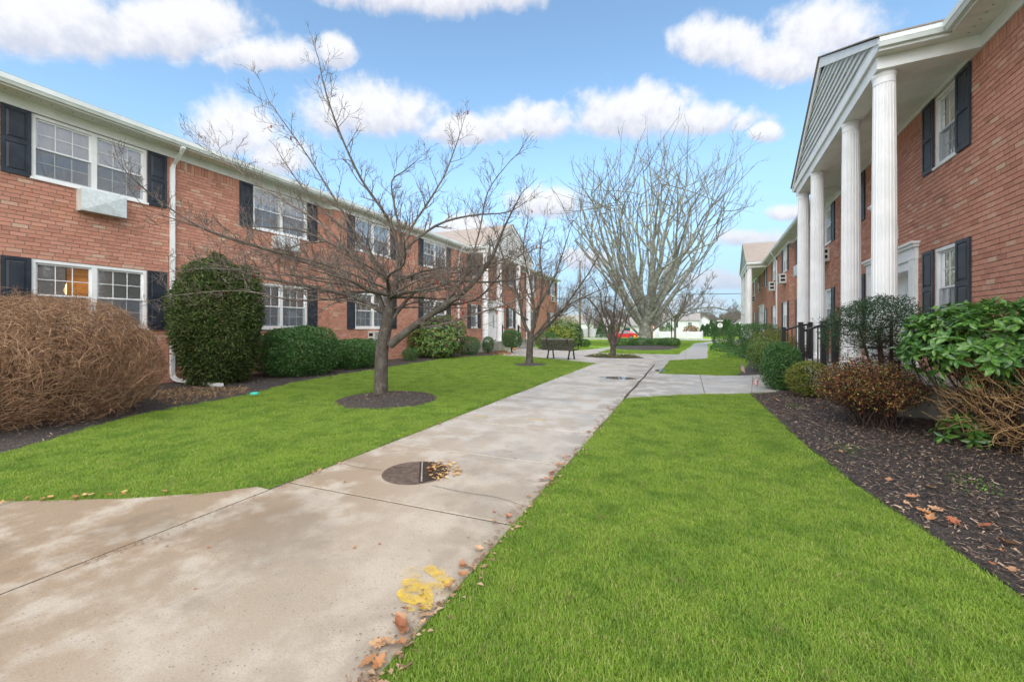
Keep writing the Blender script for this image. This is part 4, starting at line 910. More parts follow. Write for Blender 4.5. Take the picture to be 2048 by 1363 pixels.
# the tall vase shaped tree behind
T4 = Tree(33); T4.cut = .06; T4.rmin = .009; T4.kids = {1: 3, 2: 4, 3: 4}; B4, K4 = (1296, 700), 27.0
tr = [(0, 0, -.3), (0, 0, .3), (0, 0, 1.2), (.05, 0, 2.0), (.05, 0, 2.7)]
T4.thick.tube(tr, [.72, .55, .48, .5, .42], 18)
def vase(t, zb, cz, rx, rz, seed):
    q = random.Random(seed)
    def reach(d):       # distance from the fork to the dome of the crown along d
        o = Vector((0, 0, zb - cz)); A = (d.x ** 2 + d.y ** 2) / rx ** 2 + d.z ** 2 / rz ** 2; Bq = 2 * o.z * d.z / rz ** 2; C = o.z ** 2 / rz ** 2 - 1
        return (-Bq + math.sqrt(max(0.0, Bq * Bq - 4 * A * C))) / (2 * A)
    def dirn(th, ph): return Vector((math.sin(th) * math.cos(ph), math.sin(th) * math.sin(ph), math.cos(th)))
    def seg(p, e, r0, r1, bow, n=6):
        L = (e - p).length; side = Vector((q.gauss(0, 1), q.gauss(0, 1), q.gauss(0, .3))) * (L * .022); pts = []
        for i in range(n + 1):
            u = i / n; v = p.lerp(e, u); k = math.sin(u * math.pi); pts.append(v + side * math.sin(u * 6.28) + Vector((0, 0, -bow * L * k)))
        t.put(pts, r0, r1); return pts
    fork = Vector((.05, 0, zb))
    for i in range(17):
        th = R(5 + 41 * math.sqrt((i + .5) / 17)) ; ph = i * 2.399 + q.uniform(-.2, .2); d = dirn(th, ph); L = reach(d); f1 = q.uniform(.36, .5)
        P1 = seg(fork + Vector((d.x, d.y, 0)) * .35 + Vector((0, 0, q.uniform(-.9, .2))), fork + d * L * f1, .25 * q.uniform(.75, 1.1), .15, .05, 8)
        for j in range(4):
            d2 = dirn(max(0, th + q.gauss(-.02, .13)), ph + q.gauss(0, .24) / max(.25, math.sin(th) * 1.6)); L2 = reach(d2); f2 = q.uniform(.62, .8); st = P1[-1] if j < 2 else P1[q.randrange(4, 8)]
            P2 = seg(st, fork + d2 * L2 * f2, .10 * q.uniform(.75, 1.1), .052, .03)
            for k in range(3):
                d3 = dirn(max(0, th * .92 + q.gauss(0, .17)), ph + q.gauss(0, .34) / max(.25, math.sin(th) * 1.6)); L3 = reach(d3) * q.uniform(.86, 1.04); st = P2[-1] if k < 2 else P2[q.randrange(2, 6)]
                e = fork + d3 * L3
                if (e - st).length > L * .5: e = st + (e - st).normalized() * L * .5
                P3 = seg(st, e, .036, .014, .02)
                for m in range(4):
                    v = P3[q.randrange(1, 7)]; dd = (P3[-1] - P3[0]).normalized() + Vector((q.gauss(0, .45), q.gauss(0, .45), q.gauss(.25, .3))); t.twig(v, dd, q.uniform(.5, 1.3), .011, 1 if m < 3 else 0, .12, .12)
vase(T4, 2.5, 11.4, 8.3, 6.1, 35)
T4.rmin = .007
mbq = [([(1308, 662), (1335, 640), (1370, 622), (1410, 615), (1440, 625)], .11, .025, -2.5), ([(1284, 668), (1255, 640), (1225, 610), (1195, 600)], .10, .03, -1.5)]
for pts, r0, r1, dep in mbq: T4.limb(px_limb((1296, 692), 23.7, pts, dep), r0, r1, .4, 1.6, 2, .12, .15)
T4.finish('tall_tree', 'tall bare vase shaped tree with lichen grey stems rising from low hedges', (-3.3, 36, gz(36) - .1), YAW, 'bark_big', 'bark_big_twig')

def simple_tree(name, label, loc, H, spread, seed, mt='bark_far', group=None, r0=.16):
    t = Tree(seed); t.rmin = .016; t.cut = .05; t.kids = {1: 3, 2: 4}; r = random.Random(seed)
    t.thick.tube([(0, 0, -.2), (.0, 0, H * .2), (.1, 0, H * .42)], [r0, r0 * .85, r0 * .7], 8)
    for i in range(11):
        a = i * 2.4 + r.random(); z0 = H * r.uniform(.16, .4); e = spread * r.uniform(.6, 1)
        t.limb(smooth_poly([(0, 0, z0), (math.cos(a) * e * .35, math.sin(a) * e * .35, z0 + H * .18), (math.cos(a) * e * .75, math.sin(a) * e * .75, z0 + H * .34), (math.cos(a) * e, math.sin(a) * e, min(H, z0 + H * r.uniform(.45, .62)))], 2), r0 * .5, .025, H * .09, H * .24, 2, .12, .16)
    return t.finish(name, label, loc, r.uniform(0, 6), mt, mt, group)
simple_tree('background_tree', 'reddish bare tree behind the white fence beside the utility pole', (-17.5, 78, -.6), 8.5, 4.5, 41, group='bare trees across the street')
simple_tree('background_tree', 'low bare tree behind the parked red car', (-12.5, 80, -.6), 7.5, 4.2, 42, group='bare trees across the street')
simple_tree('background_tree', 'bare tree across the street next to the corner of the long building', (-23, 76, -.6), 9, 4.5, 43, group='bare trees across the street')
simple_tree('background_tree', 'slim bare tree in front of the white house', (-5.2, 82, -.6), 5.5, 2.0, 44, group='bare trees across the street', r0=.1)
simple_tree('background_tree', 'wide low bare tree spreading over the white vinyl fence', (-1.5, 58, gz(58)), 8.0, 5.6, 45, group='bare trees across the street')
for i, (x, y, H, sp_) in enumerate(((13, 118, 8, 5), (8, 122, 7, 5), (18, 116, 9, 5), (3, 125, 8, 5))):
    simple_tree('background_tree', ['grey bare tree far beyond the street sign', 'low grey bare tree far behind the row of conifers', 'far bare tree beside the columns of the distant portico', 'far bare tree behind the white house'][i], (x, y, -.6), H, sp_, 50 + i, group='bare trees across the street')

# ================================================================== SHRUBS
def unit(n, r):
    u = r.normal(size=(n, 3)); return u / np.linalg.norm(u, axis=1)[:, None]
def leaf_quads(P, D, N, L, W, fold=.12):
    D = D / np.linalg.norm(D, axis=1)[:, None]; S = np.cross(D, N); S /= (np.linalg.norm(S, axis=1)[:, None] + 1e-9); N2 = np.cross(S, D)
    L = L[:, None]; W = W[:, None]
    V = np.stack([P, P + D * L * .45 + S * W + N2 * L * fold, P + D * L, P + D * L * .45 - S * W + N2 * L * fold], 1)
    return V.reshape(-1, 3)
def shell(n, rad, e, r, inner=.72, lump=.07, zmin=-.98, prof=None):
    u = unit(n, r); k = (np.abs(u) ** e).sum(1) ** (-1 / e); q = u * k[:, None]
    ph = r.uniform(0, 6.28, 6)
    lum = 1 + lump * (np.sin(3.1 * q[:, 0] + 2.2 * q[:, 2] + ph[0]) + np.sin(4.3 * q[:, 1] - 3.7 * q[:, 2] + ph[1]) + .8 * np.sin(7.3 * q[:, 0] + 6.1 * q[:, 1] + ph[2]) + .6 * np.sin(11 * q[:, 2] + 9 * q[:, 1] + ph[3])) / 2
    rr = 1 - (1 - inner) * r.rand(n) ** 1.8 + (r.rand(n) < .04) * r.rand(n) * .13
    p = q * (rr * lum)[:, None]
    if prof is not None: s_ = prof(p[:, 2]); p[:, 0] *= s_; p[:, 1] *= s_
    p = p * np.array(rad); nrm = u / np.array(rad); nrm /= np.linalg.norm(nrm, axis=1)[:, None]
    k = p[:, 2] > zmin * rad[2]
    return p[k], nrm[k]
def shrub(name, label, loc, rad, mt, n, L, W, e=2.3, seed=0, inner=.72, lump=.07, prof=None, cat='shrub', group=None, stems=10, zlift=.0, rz=0, up=.2, extra=None, stem_r=.012, cull=None):
    r = np.random.RandomState(seed + 200); root = tag(empty(name, loc, rz), label, cat, group)
    P, N = shell(n, rad, e, r, inner, lump, prof=prof); P[:, 2] += rad[2] * .97 + zlift
    k = P[:, 2] > .02 + zlift * .6; P, N = P[k], N[k]
    if cull is not None: k = cull(P, r); P, N = P[k], N[k]
    D = N * .55 + unit(len(P), r) * .9 + np.array([0, 0, up]); Nn = N + unit(len(P), r) * .7
    V = leaf_quads(P, D, Nn, L * r.uniform(.6, 1.25, len(P)), W * r.uniform(.7, 1.2, len(P)))
    np_mesh('foliage', V, np.arange(len(V)).reshape(-1, 4), mt, root, 'stuff')
    if stems:
        mb = MB(); q = random.Random(seed)
        for i in range(stems):
            a = q.uniform(0, 6.28); e_ = q.uniform(.3, .8)
            mb.tube([(q.uniform(-.06, .06), q.uniform(-.06, .06), -.03), (math.cos(a) * rad[0] * e_ * .4, math.sin(a) * rad[1] * e_ * .4, rad[2] * .6 + zlift), (math.cos(a) * rad[0] * e_, math.sin(a) * rad[1] * e_, rad[2] * q.uniform(1.0, 1.6) + zlift)], [stem_r, stem_r * .7, stem_r * .3], 4)
        mb.build('stem', 'stem', root, smooth=True)
    return root
# along the long brick wall
egg = lambda z: np.clip(1.02 - .08 * np.clip(z, 0, 1) ** 2 - .16 * np.clip(-z, 0, 1), .3, 1.1)
shrub('yew', 'tall egg shaped green yew beside the white downspout', (-10.7, 6.42, 0), (.90, .88, 1.55), 'yew', 28000, .11, .018, 2.6, 1, .70, .09, egg, 'shrub', stems=8)
shrub('boxwood', 'large clipped dark green boxwood with flat top under the second ground floor window', (-10.55, 8.55, 0), (1.0, .95, .70), 'boxwood', 30000, .055, .018, 3.4, 2, .55, .06, stems=24)
shrub('boxwood', 'low wide clipped boxwood to the side of the window air conditioner', (-10.55, 10.75, 0), (.86, .85, .50), 'boxwood', 20000, .055, .018, 3.0, 3, .5, .06, stems=20)
shrub('boxwood', 'tiny round boxwood at the wall behind the large bare tree', (-10.6, 13.9, 0), (.3, .3, .26), 'boxwood', 1500, .05, .018, 2.3, 4, stems=3)
def whorls(n, rad, seed, L, W, k=6, e=2.2, inner=.8, zc=1.0):
    r = np.random.RandomState(seed); P, N = shell(n, rad, e, r, inner, .09); P[:, 2] += rad[2] * zc
    keep = P[:, 2] > .06; P, N = P[keep], N[keep]; PP = np.repeat(P, k, 0); NN = np.repeat(N, k, 0)
    a = np.tile(np.arange(k) * 2 * np.pi / k, len(P)) + np.repeat(r.uniform(0, 6.28, len(P)), k)
    axis = NN * .8 + np.array([0, 0, .6]); axis /= np.linalg.norm(axis, axis=1)[:, None]
    t1 = np.cross(axis, np.array([.3, .7, .2])); t1 /= np.linalg.norm(t1, axis=1)[:, None]; t2 = np.cross(axis, t1)
    rad_ = t1 * np.cos(a)[:, None] + t2 * np.sin(a)[:, None]
    D = rad_ + axis * r.uniform(-.45, .7, (len(PP), 1)) + unit(len(PP), r) * .3; Nn = axis + rad_ * -.2 + unit(len(PP), r) * .45
    return P, PP, D, Nn, L * r.uniform(.7, 1.2, len(PP)), W * r.uniform(.8, 1.2, len(PP))
def laurel(name, label, loc, rad, mt, n, seed, L=.12, W=.028):
    root = tag(empty(name, loc), label, 'shrub'); P, PP, D, Nn, l, w_ = whorls(n, rad, seed, L, W, 6, 2.4, .7, .97)
    V = leaf_quads(PP, D, Nn, l, w_, .06); np_mesh('foliage', V, np.arange(len(V)).reshape(-1, 4), mt, root, 'stuff')
    mb = MB(); q = random.Random(seed)
    for i in range(14):
        p = P[q.randrange(len(P))]; mb.tube([(q.uniform(-.1, .1), q.uniform(-.1, .1), -.02), (p[0] * .4, p[1] * .4, p[2] * .55), tuple(p)], [.022, .014, .006], 5)
    mb.build('stem', 'stem', root, smooth=True); return root
laurel('rhododendron', 'large rounded broadleaf evergreen against the wall behind the bare tree', (-10.55, 15.9, 0), (1.22, 1.15, .97), 'rhodo_far', 1500, 5)
shrub('boxwood', 'dark low shrub between the rounded evergreen and the porch', (-10.2, 18.2, 0), (.5, .6, .46), 'boxwood', 4500, .05, .017, 2.3, 6)
shrub('holly', 'small upright clipped shrub beside the white double doors', (-9.75, 19.4, 0), (.28, .3, .38), 'boxwood', 2200, .05, .018, 2.8, 7, zlift=.12)
shrub('holly', 'block shaped holly on bare stems before the porch steps', (-8.75, 20.3, 0), (.50, .48, .46), 'boxwood', 5200, .055, .019, 3.2, 8, zlift=.32, stems=7, stem_r=.02)
laurel('variegated_shrub', 'yellow green rounded shrub behind the bench', (-7.9, 26.6, 0), (.95, .9, .74), 'yellowgreen', 700, 9, .12, .03)
laurel('rhododendron', 'tall green broadleaf shrub behind the yellow green one', (-8.3, 28.6, 0), (1.3, 1.1, .95), 'rhodo_far', 800, 10, .13, .032)
shrub('boxwood', 'dark rounded shrub at the foot of the smaller bare tree, left of the bench', (-8.05, 24.3, 0), (.75, .7, .55), 'boxwood', 4500, .06, .02, 2.4, 11)
shrub('yew', 'dark pointed evergreen at the corner of the long building', (-7.9, 30.2, -.05), (.7, .7, .85), 'yew_dark', 4200, .08, .02, 2.2, 12)
shrub('boxwood', 'small clipped shrub on the far lawn to the right of the bench', (-6.95, 29.6, -.05), (.42, .4, .28), 'boxwood', 1800, .06, .02, 2.6, 13, stems=4)
for i, (x, y, a, b, c) in enumerate(((-4.35, 31.6, .85, .8, .42), (-3.1, 31.0, .85, .8, .44), (-1.95, 31.9, .8, .8, .44), (-1.3, 33.4, .75, .9, .46))):
    shrub('hedge', ['clipped low hedge block under the tall tree, closest to the red car', 'clipped low hedge block in the middle of the row under the tall tree', 'third clipped hedge block under the tall tree', 'clipped hedge block at the lawn end of the row under the tall tree'][i], (x, y, gz(y) + .06), (a, b, c * .68), 'boxwood', 3600, .07, .022, 3.4, 20 + i, group='low hedges under the tall tree', stems=4)
# bed of the columned building
shrub('boxwood', 'rounded clipped boxwood beside the flags and the entrance walk', (1.93, 10.75, 0), (.37, .37, .50), 'boxwood', 13000, .036, .013, 2.8, 30, .65, .08, zlift=.03)
shrub('boxwood', 'yellowing low boxwood between the clipped boxwood and the brown barberry', (2.2, 9.75, 0), (.36, .36, .32), 'boxwood_yellow', 4200, .036, .013, 2.4, 31, zlift=.08)
# shrubs beyond the entrance walk
shrub('holly', 'tall dark clipped shrub below the downspout of the columned building', (3.15, 22.0, 0), (.85, 1.2, .80), 'boxwood', 6500, .06, .02, 2.8, 40)
shrub('holly', 'rounded holly in front of the far columns', (3.2, 28.5, -.05), (1.0, 1.2, .82), 'boxwood', 6000, .065, .022, 2.6, 41)
shrub('boxwood', 'far dark clipped shrub at the bend of the walk', (2.75, 38.5, gz(38)), (.85, 1.0, .62), 'boxwood', 4000, .07, .024, 2.5, 42)
shrub('azalea', 'loose olive and brown azalea behind the boxwood by the railing', (2.95, 17.6, 0), (.8, 1.0, .66), 'boxwood_yellow', 5000, .055, .015, 2.0, 43, .45, .12, stems=40)
shrub('azalea', 'loose green azalea along the far edge of the entrance walk', (2.25, 15.1, 0), (.55, .8, .52), 'rhodo_far', 3800, .05, .015, 2.0, 44, .45, .12, stems=30)
shrub('barberry', 'rust brown shrub behind the black railing', (3.05, 14.6, 0), (.5, .6, .5), 'barberry', 3600, .05, .014, 2.0, 45, .4, .12, stems=40)
gcp = BED_R2[8:18] + [(1.35, 30), (3.3, 30), (3.2, 21)]
def cover(name, poly, n, mt, label, hmax=.3, L=.06, W=.022, seed=3):
    r = np.random.RandomState(seed); Pp = np.array(poly); x = r.uniform(Pp[:, 0].min(), Pp[:, 0].max(), n * 3); y = r.uniform(Pp[:, 1].min(), Pp[:, 1].max(), n * 3); k = inpoly(x, y, poly); x, y = x[k][:n], y[k][:n]
    d = np.clip(pdist(x, y, poly) / .25, .15, 1); z = np.array([gz(q) for q in y]) + hmax * d * (.55 + .25 * np.sin(x * 5 + y * 3) * np.sin(y * 4)) * r.uniform(.5, 1.05, len(x)) ** .5
    P = np.stack([x, y, z], 1); V = leaf_quads(P, unit(len(P), r) * [1, 1, .45] + [0, 0, .15], unit(len(P), r) * .5 + [0, 0, 1], L * r.uniform(.6, 1.2, len(P)), W * r.uniform(.7, 1.2, len(P)))
    o = np_mesh(name, V, np.arange(len(V)).reshape(-1, 4), mt); o['kind'] = 'stuff'; o['label'] = label; return o
cover('groundcover', [(1.35, 21.0), (2.3, 20.2), (2.5, 18), (3.2, 18), (3.4, 26), (3.3, 36), (1.7, 36), (1.25, 27.5), (2.0, 25.2), (2.2, 22.5)], 9000, 'groundcover', 'leafy green groundcover along the far walk', .42, .09, .03)
cover('groundcover', [(-3.2 + 1.3 * math.cos(i * .35), 19.4 + .72 * math.sin(i * .35)) for i in range(18)], 1700, 'boxwood_yellow', 'sparse yellow green plants in the paved island', .2, .07, .02, 6)
cover('leaf_litter', [(-10.2, 4.6), (-8.4, 4.2), (-8.4, 5.4), (-9.2, 6.3), (-10.6, 5.6)], 1100, 'twig_gold', 'dry tan plant remains by the foot of the downspout', .07, .10, .006, 7)
cover('dry_leaves', [(-7.3, 18.4), (-8.8, 18.6), (-10, 19.4), (-9.9, 22.3), (-8.3, 19.2)], 700, 'litter', 'dry leaves in the bed before the porch steps', .06, .07, .02, 8)

# --- brown twiggy mound and other stick shrubs
def stick_shrub(name, label, loc, rad, n, mt, seed, Lr=(.3, .8), r0=.0045, e=2.2, droop=.25, out=.35, inner=.55, zc=.92):
    r = np.random.RandomState(seed); q = random.Random(seed); root = tag(empty(name, loc), label, 'shrub'); P, N = shell(n, rad, e, r, inner, .06); P[:, 2] += rad[2] * zc
    mb = MB()
    for p, nn in zip(P, N):
        if p[2] < .03: continue
        t = Vector(nn).cross(Vector((q.gauss(0, 1), q.gauss(0, 1), q.gauss(0, 1)))).normalized(); d = (t + Vector(nn) * q.uniform(-.1, out) + Vector((0, 0, .15))).normalized()
        L = q.uniform(*Lr); pts = [Vector(p)]
        for k in range(3):
            pts.append(pts[-1] + d * (L / 3)); d = (d - Vector(nn) * q.uniform(0, droop) + Vector((q.gauss(0, .22), q.gauss(0, .22), q.gauss(0, .22) - .08))).normalized()
        pts = [v if v.z > .015 else Vector((v.x, v.y, .015)) for v in pts]
        rr = r0 * q.uniform(.5, 1.3); mb.tube(pts, [rr, rr * .85, rr * .7, rr * .4], 3)
    mb.build('twigs', mt, root, kind='stuff')
    sm_ = MB()
    for i in range(60):
        a = q.uniform(0, 6.28); b = q.uniform(.1, .85); sm_.tube([(math.cos(a) * rad[0] * b * .5, math.sin(a) * rad[1] * b * .5, 0), (math.cos(a) * rad[0] * b * .8, math.sin(a) * rad[1] * b * .8, rad[2] * .8), (math.cos(a) * rad[0] * b, math.sin(a) * rad[1] * b, rad[2] * (1 + .75 * math.sqrt(max(0, 1 - b * b))))], [.012, .009, .004], 4)
    sm_.build('stem', 'stem', root, smooth=True); return root, P, N
bb, bp, bn = stick_shrub('dried_shrub', 'huge mound of tangled brown bare twigs below the lit window', (-9.15, 2.75, 0), (1.62, 1.50, .97), 22000, 'twig_tan', 61, (.10, .30), .0030, 2.4, .3, .3, .55)
def spikes(root, rad, n, seed, mt, L, r0, zc, inner=.45, lev=1, up=.05, wig=.22):
    t = Tree(seed); t.cut = 9; t.rmin = .0014; t.kids = {1: 4, 2: 3}; r = np.random.RandomState(seed); P, N = shell(n, rad, 2.4, r, inner, .08); P[:, 2] += rad[2] * zc
    for p, nn in zip(P, N):
        if p[2] < .04: continue
        t.twig(p * np.array([.93, .93, .96]), Vector(nn) * .8 + Vector((t.r.gauss(0, .6), t.r.gauss(0, .6), t.r.gauss(.15, .5))), L * t.r.uniform(.5, 1.2), r0, lev, up, wig)
    t.thin.build('twig_ends', mt, root, kind='stuff')
spikes(bb, (1.62, 1.50, .97), 3600, 66, 'twig_tan', .22, .0034, .92)
r_ = np.random.RandomState(4); kk = r_.choice(len(bp), 1500); V = leaf_quads(bp[kk] * .97, unit(1500, r_), bn[kk], r_.uniform(.02, .055, 1500), r_.uniform(.005, .012, 1500)); np_mesh('dead_leaves', V, np.arange(len(V)).reshape(-1, 4), 'litter', bb, 'stuff')
tanb, _p, _n = stick_shrub('dried_shrub', 'tan dry twiggy shrub at the picture edge under the glossy rhododendron', (3.45, 6.45, 0), (.60, .70, .58), 160, 'twig_gold', 62, (.15, .3), .0045, 2.2, .1, .7, .4)
spikes(tanb, (.52, .62, .54), 560, 67, 'twig_gold', .30, .0055, 1.0, .25, 1, .16, .32)
laurel('rhododendron', 'small dark green leaf rosette low beside the tan dry shrub', (2.98, 6.55, 0), (.22, .22, .17), 'rhodo', 26, 63, .15, .026)

# --- barberry with leaves on fanned stems
def fan_shrub(name, label, loc, H, spread, n, seed, lean=(0, 0)):
    q = random.Random(seed); r = np.random.RandomState(seed); root = tag(empty(name, loc), label, 'shrub'); mb = MB(); P = []
    for i in range(n):
        a = q.uniform(0, 6.28); e_ = spread * math.sqrt(q.random()) ; h = H * q.uniform(.6, 1.0) * (1 - .35 * (e_ / spread) ** 2)
        x, y = math.cos(a) * e_ + lean[0] * h, math.sin(a) * e_ + lean[1] * h; b = (q.gauss(0, .09), q.gauss(0, .09))
        pts = [Vector((b[0], b[1], 0)), Vector((b[0] + (x - b[0]) * .35, b[1] + (y - b[1]) * .35, h * .45)), Vector((x * .8, y * .8, h * .8)), Vector((x, y, h))]
        pts = [Vector(p_) for p_ in smooth_poly([tuple(v) for v in pts], 2)]; mb.tube(pts, [.006 - .0006 * k for k in range(len(pts))], 3)
        for k in range(22):
            t = q.uniform(.3, 1) ** .7 * (len(pts) - 1); j = min(int(t), len(pts) - 2); v = pts[j].lerp(pts[j + 1], t - j); P.append((v.x + q.gauss(0, .035), v.y + q.gauss(0, .035), v.z + q.gauss(0, .03)))
            if k % 4 == 0: mb.tube([v, v + Vector((q.gauss(0, .07), q.gauss(0, .07), q.uniform(0, .1)))], [.0025, .001], 3)
    mb.build('stem', 'stem', root); P = np.array(P); P = P[P[:, 2] > .05]
    V = leaf_quads(P, unit(len(P), r) + [0, 0, .4], unit(len(P), r) + [0, 0, .8], r.uniform(.02, .05, len(P)), r.uniform(.006, .012, len(P))); np_mesh('foliage', V, np.arange(len(V)).reshape(-1, 4), 'barberry', root, 'stuff'); return root
fan_shrub('barberry', 'rust and olive barberry fanning out of the near mulch bed', (2.4, 7.25, 0), 1.02, .64, 420, 71, (-.12, .02))

# --- airy little yew tree at the porch corner
def airy_yew(loc, rz):
    q = random.Random(81); r = np.random.RandomState(81); root = tag(empty('yew', loc, rz), 'small umbrella shaped dark yew with bare trunks at the porch corner', 'shrub'); mb = MB(); P = []
    for bx, top, r0 in ((0, (-.08, .0, 1.35), .055), (.10, (.16, .05, 1.5), .04), (.16, (.30, .0, 1.2), .02), (-.05, (-.3, .1, 1.4), .03)):
        tr_ = smooth_poly([(bx, 0, -.05), (bx + (top[0] - bx) * .3, 0, .5), (bx + (top[0] - bx) * .6, top[1] * .5, .95), top], 4); n = len(tr_)
        mb.tube(tr_, [r0 * (1 - .6 * i / n) for i in range(n)], 7)
        for i in range(70):
            k = q.randrange(3, n); s_ = Vector(tr_[k]); a = q.uniform(0, 6.28); L = q.uniform(.25, .66) * (1.1 if math.cos(a) < 0 else .62)
            d = Vector((math.cos(a), math.sin(a), q.uniform(-.15, .35))); e1 = s_ + d * L * .5 + Vector((0, 0, .02)); e2 = s_ + d * L + Vector((0, 0, q.uniform(-.08, .08)))
            mb.tube([s_, e1, e2], [.006, .004, .002], 3)
            for j in range(6):
                t = q.uniform(.35, 1); v = s_.lerp(e2, t); w_ = v + Vector((q.gauss(0, .09), q.gauss(0, .09), q.gauss(.0, .06))); mb.tube([v, w_], [.0022, .001], 3)
                if e2.z > 1.22 or q.random() < .05: P += [tuple(w_ + Vector((q.gauss(0, .025), q.gauss(0, .025), q.gauss(0, .02)))) for _ in range(5)]
    mb.build('stem', 'stem', root, smooth=True)
    S, N = shell(17000, (.62, .6, .62), 2.1, r, .66, .12); S[:, 2] += 1.28; S[:, 0] += -.12 - .25 * np.clip(1.5 - S[:, 2], 0, 1); S[:, 2] -= .12 * (S[:, 0] < -.3) * (-S[:, 0])
    k = (S[:, 2] > 1.46 + .12 * r.normal(size=len(S)) - .55 * np.clip(-S[:, 0] - .15, 0, 1)); S = S[k]
    P = np.vstack([np.array(P), S]); P = P[P[:, 2] > .5]
    V = leaf_quads(P, unit(len(P), r) + [0, 0, .15], unit(len(P), r) + [0, 0, .6], r.uniform(.025, .055, len(P)), r.uniform(.004, .008, len(P))); np_mesh('foliage', V, np.arange(len(V)).reshape(-1, 4), 'yew_dark', root, 'stuff')
airy_yew((2.76, 7.98, 0), YAW)

# --- glossy rhododendron with separate leaves
def near_rhodo(loc):
    root = tag(empty('rhododendron', loc, -BR), 'glossy large leaved rhododendron in front of the porch and brick wall', 'shrub'); q = random.Random(91)
    rad = (.76, .88, .52); P, PP, D, Nn, l, w_ = whorls(900, rad, 92, .115, .024, 6, 2.4, .40, 1.0); PP[:, 2] += .66; P[:, 2] += .66
    lowk = np.repeat((P[:, 2] > .98) | (np.random.RandomState(3).rand(len(P)) < .28), 6); PP, D, Nn, l, w_ = PP[lowk], D[lowk], Nn[lowk], l[lowk], w_[lowk]
    Pk = P
    cw = Matrix.Translation(loc) @ Matrix.Rotation(-BR, 4, 'Z'); dist = np.array([(cw @ Vector(p)).length - .6 * p[2] for p in PP]); order = np.argsort(dist); sel = order[:300]; rest = order[300:]
    V = leaf_quads(PP[rest], D[rest], Nn[rest], l[rest], w_[rest], .10); np_mesh('foliage', V, np.arange(len(V)).reshape(-1, 4), 'rhodo', root, 'stuff')
    mb = MB()   # one leaf: pointed oval with a folded midrib
    prof = [(0, .0), (.12, .45), (.35, .95), (.6, 1.0), (.82, .65), (1, 0)]
    for i in range(len(prof) - 1):
        (x0, w0), (x1, w1) = prof[i], prof[i + 1]; z0, z1 = -.12 * x0 * x0, -.12 * x1 * x1
        for s_ in (1, -1):
            a, b, c, d_ = (x0, 0, z0), (x1, 0, z1), (x1, s_ * w1 * .2, z1 + .06 * w1), (x0, s_ * w0 * .2, z0 + .06 * w0)
            mb.poly([a, b, c, d_] if w0 and w1 else ([a, b, c] if not w0 else [a, b, d_]))
    me = None
    for i in sel:
        if me is None: ob = mb.build('leaf', 'rhodo', root, smooth=True); me = ob.data
        else: ob = link('leaf', me, root)
        d = Vector(D[i]).normalized(); n = Vector(Nn[i]); s_ = n.cross(d).normalized(); n = d.cross(s_); k = float(l[i]) * 1.08
        ob.matrix_basis = Matrix(((d.x * k, s_.x * k, n.x * k, PP[i][0]), (d.y * k, s_.y * k, n.y * k, PP[i][1]), (d.z * k, s_.z * k, n.z * k, PP[i][2]), (0, 0, 0, 1)))
    mb = MB()
    for i in range(70):
        p = Vector(Pk[q.randrange(len(Pk))]); b = Vector((q.gauss(0, .12), q.gauss(.0, .2), 0)); m_ = b.lerp(p, .5) + Vector((q.gauss(0, .08), q.gauss(0, .08), -.05 + q.gauss(0, .05)))
        pts = smooth_poly([tuple(b), tuple(b.lerp(m_, .5) + Vector((q.gauss(0, .05), q.gauss(0, .05), .03))), tuple(m_), tuple(p)], 3); rr = q.uniform(.009, .02) if i < 16 else q.uniform(.004, .008)
        mb.tube(pts, [rr * (1 - .6 * k / len(pts)) for k in range(len(pts))], 6)
    mb.build('stem', 'stem', root, smooth=True)
near_rhodo((*RW(2.98, 6.92), 0))

# ================================================================== OBJECTS
M['wood_bench'] = pm('weathered_bench_wood', (.055, .052, .042), (.10, .095, .075), 9, .7, .4, 60)
M['wood_top'] = pm('bench_top_slat', (.24, .235, .21), (.16, .155, .135), 8, .7)
M['iron'] = pm('cast_iron', (.10, .072, .058), (.17, .125, .10), 18, .5, .5, 120, .003, metal=.3)
M['pole'] = pm('pole_wood', (.13, .10, .08), (.20, .16, .125), 6, .9)
M['red'] = pm('car_paint_red', (.50, .018, .025), rough=.3, coat=.8)
M['carglass'] = pm('car_glass', (.05, .09, .10), rough=.05, spec=.8)
M['rubber'] = pm('tyre_rubber', (.02, .02, .02), rough=.8)
M['rim'] = pm('wheel_alloy', (.55, .56, .58), rough=.3, metal=.7)
M['yellow'] = pm('yellow_paint', (.72, .46, .03), (.66, .42, .05), 12, .6)
M['spray'] = pm('yellow_spray_paint', (.66, .44, .03), (.60, .42, .10), 26, .85)
def worn(m, lo, hi, sc_):
    t = NT(m.node_tree); o = [n for n in t.n if n.type == 'OUTPUT_MATERIAL'][0]; p = o.inputs[0].links[0].from_socket; tr = t.new('ShaderNodeBsdfTransparent'); mx = t.new('ShaderNodeMixShader'); pos = wpos(t)
    t.put(mx.inputs[0], t.sm(t.m('MULTIPLY_ADD', t.noise(pos, 190, 3, .8), .8, t.noise(pos, sc_, 3, .5)), lo, hi, 0, .92)); t.l.new(tr.outputs[0], mx.inputs[1]); t.l.new(p, mx.inputs[2]); t.l.new(mx.outputs[0], o.inputs[0]); return m
worn(M['spray'], .50, 1.30, 14)
M['spray_thin'] = worn(pm('yellow_overspray', (.76, .53, .08), rough=.85), .85, 1.35, 10)
M['flag_red'] = pm('flag_red', (.45, .02, .04), rough=.8); M['flag_white'] = pm('flag_white', (.75, .75, .75), rough=.8); M['flag_blue'] = pm('flag_blue', (.025, .04, .15), rough=.8)
M['pumpkin'] = pm('pumpkin_skin', (.62, .20, .02), (.52, .14, .015), 8, .45)
M['silver'] = pm('bare_aluminium', (.55, .56, .57), rough=.4, metal=.4)
M['house'] = pm('house_siding', (.60, .61, .63), (.54, .55, .57), 2, .6)
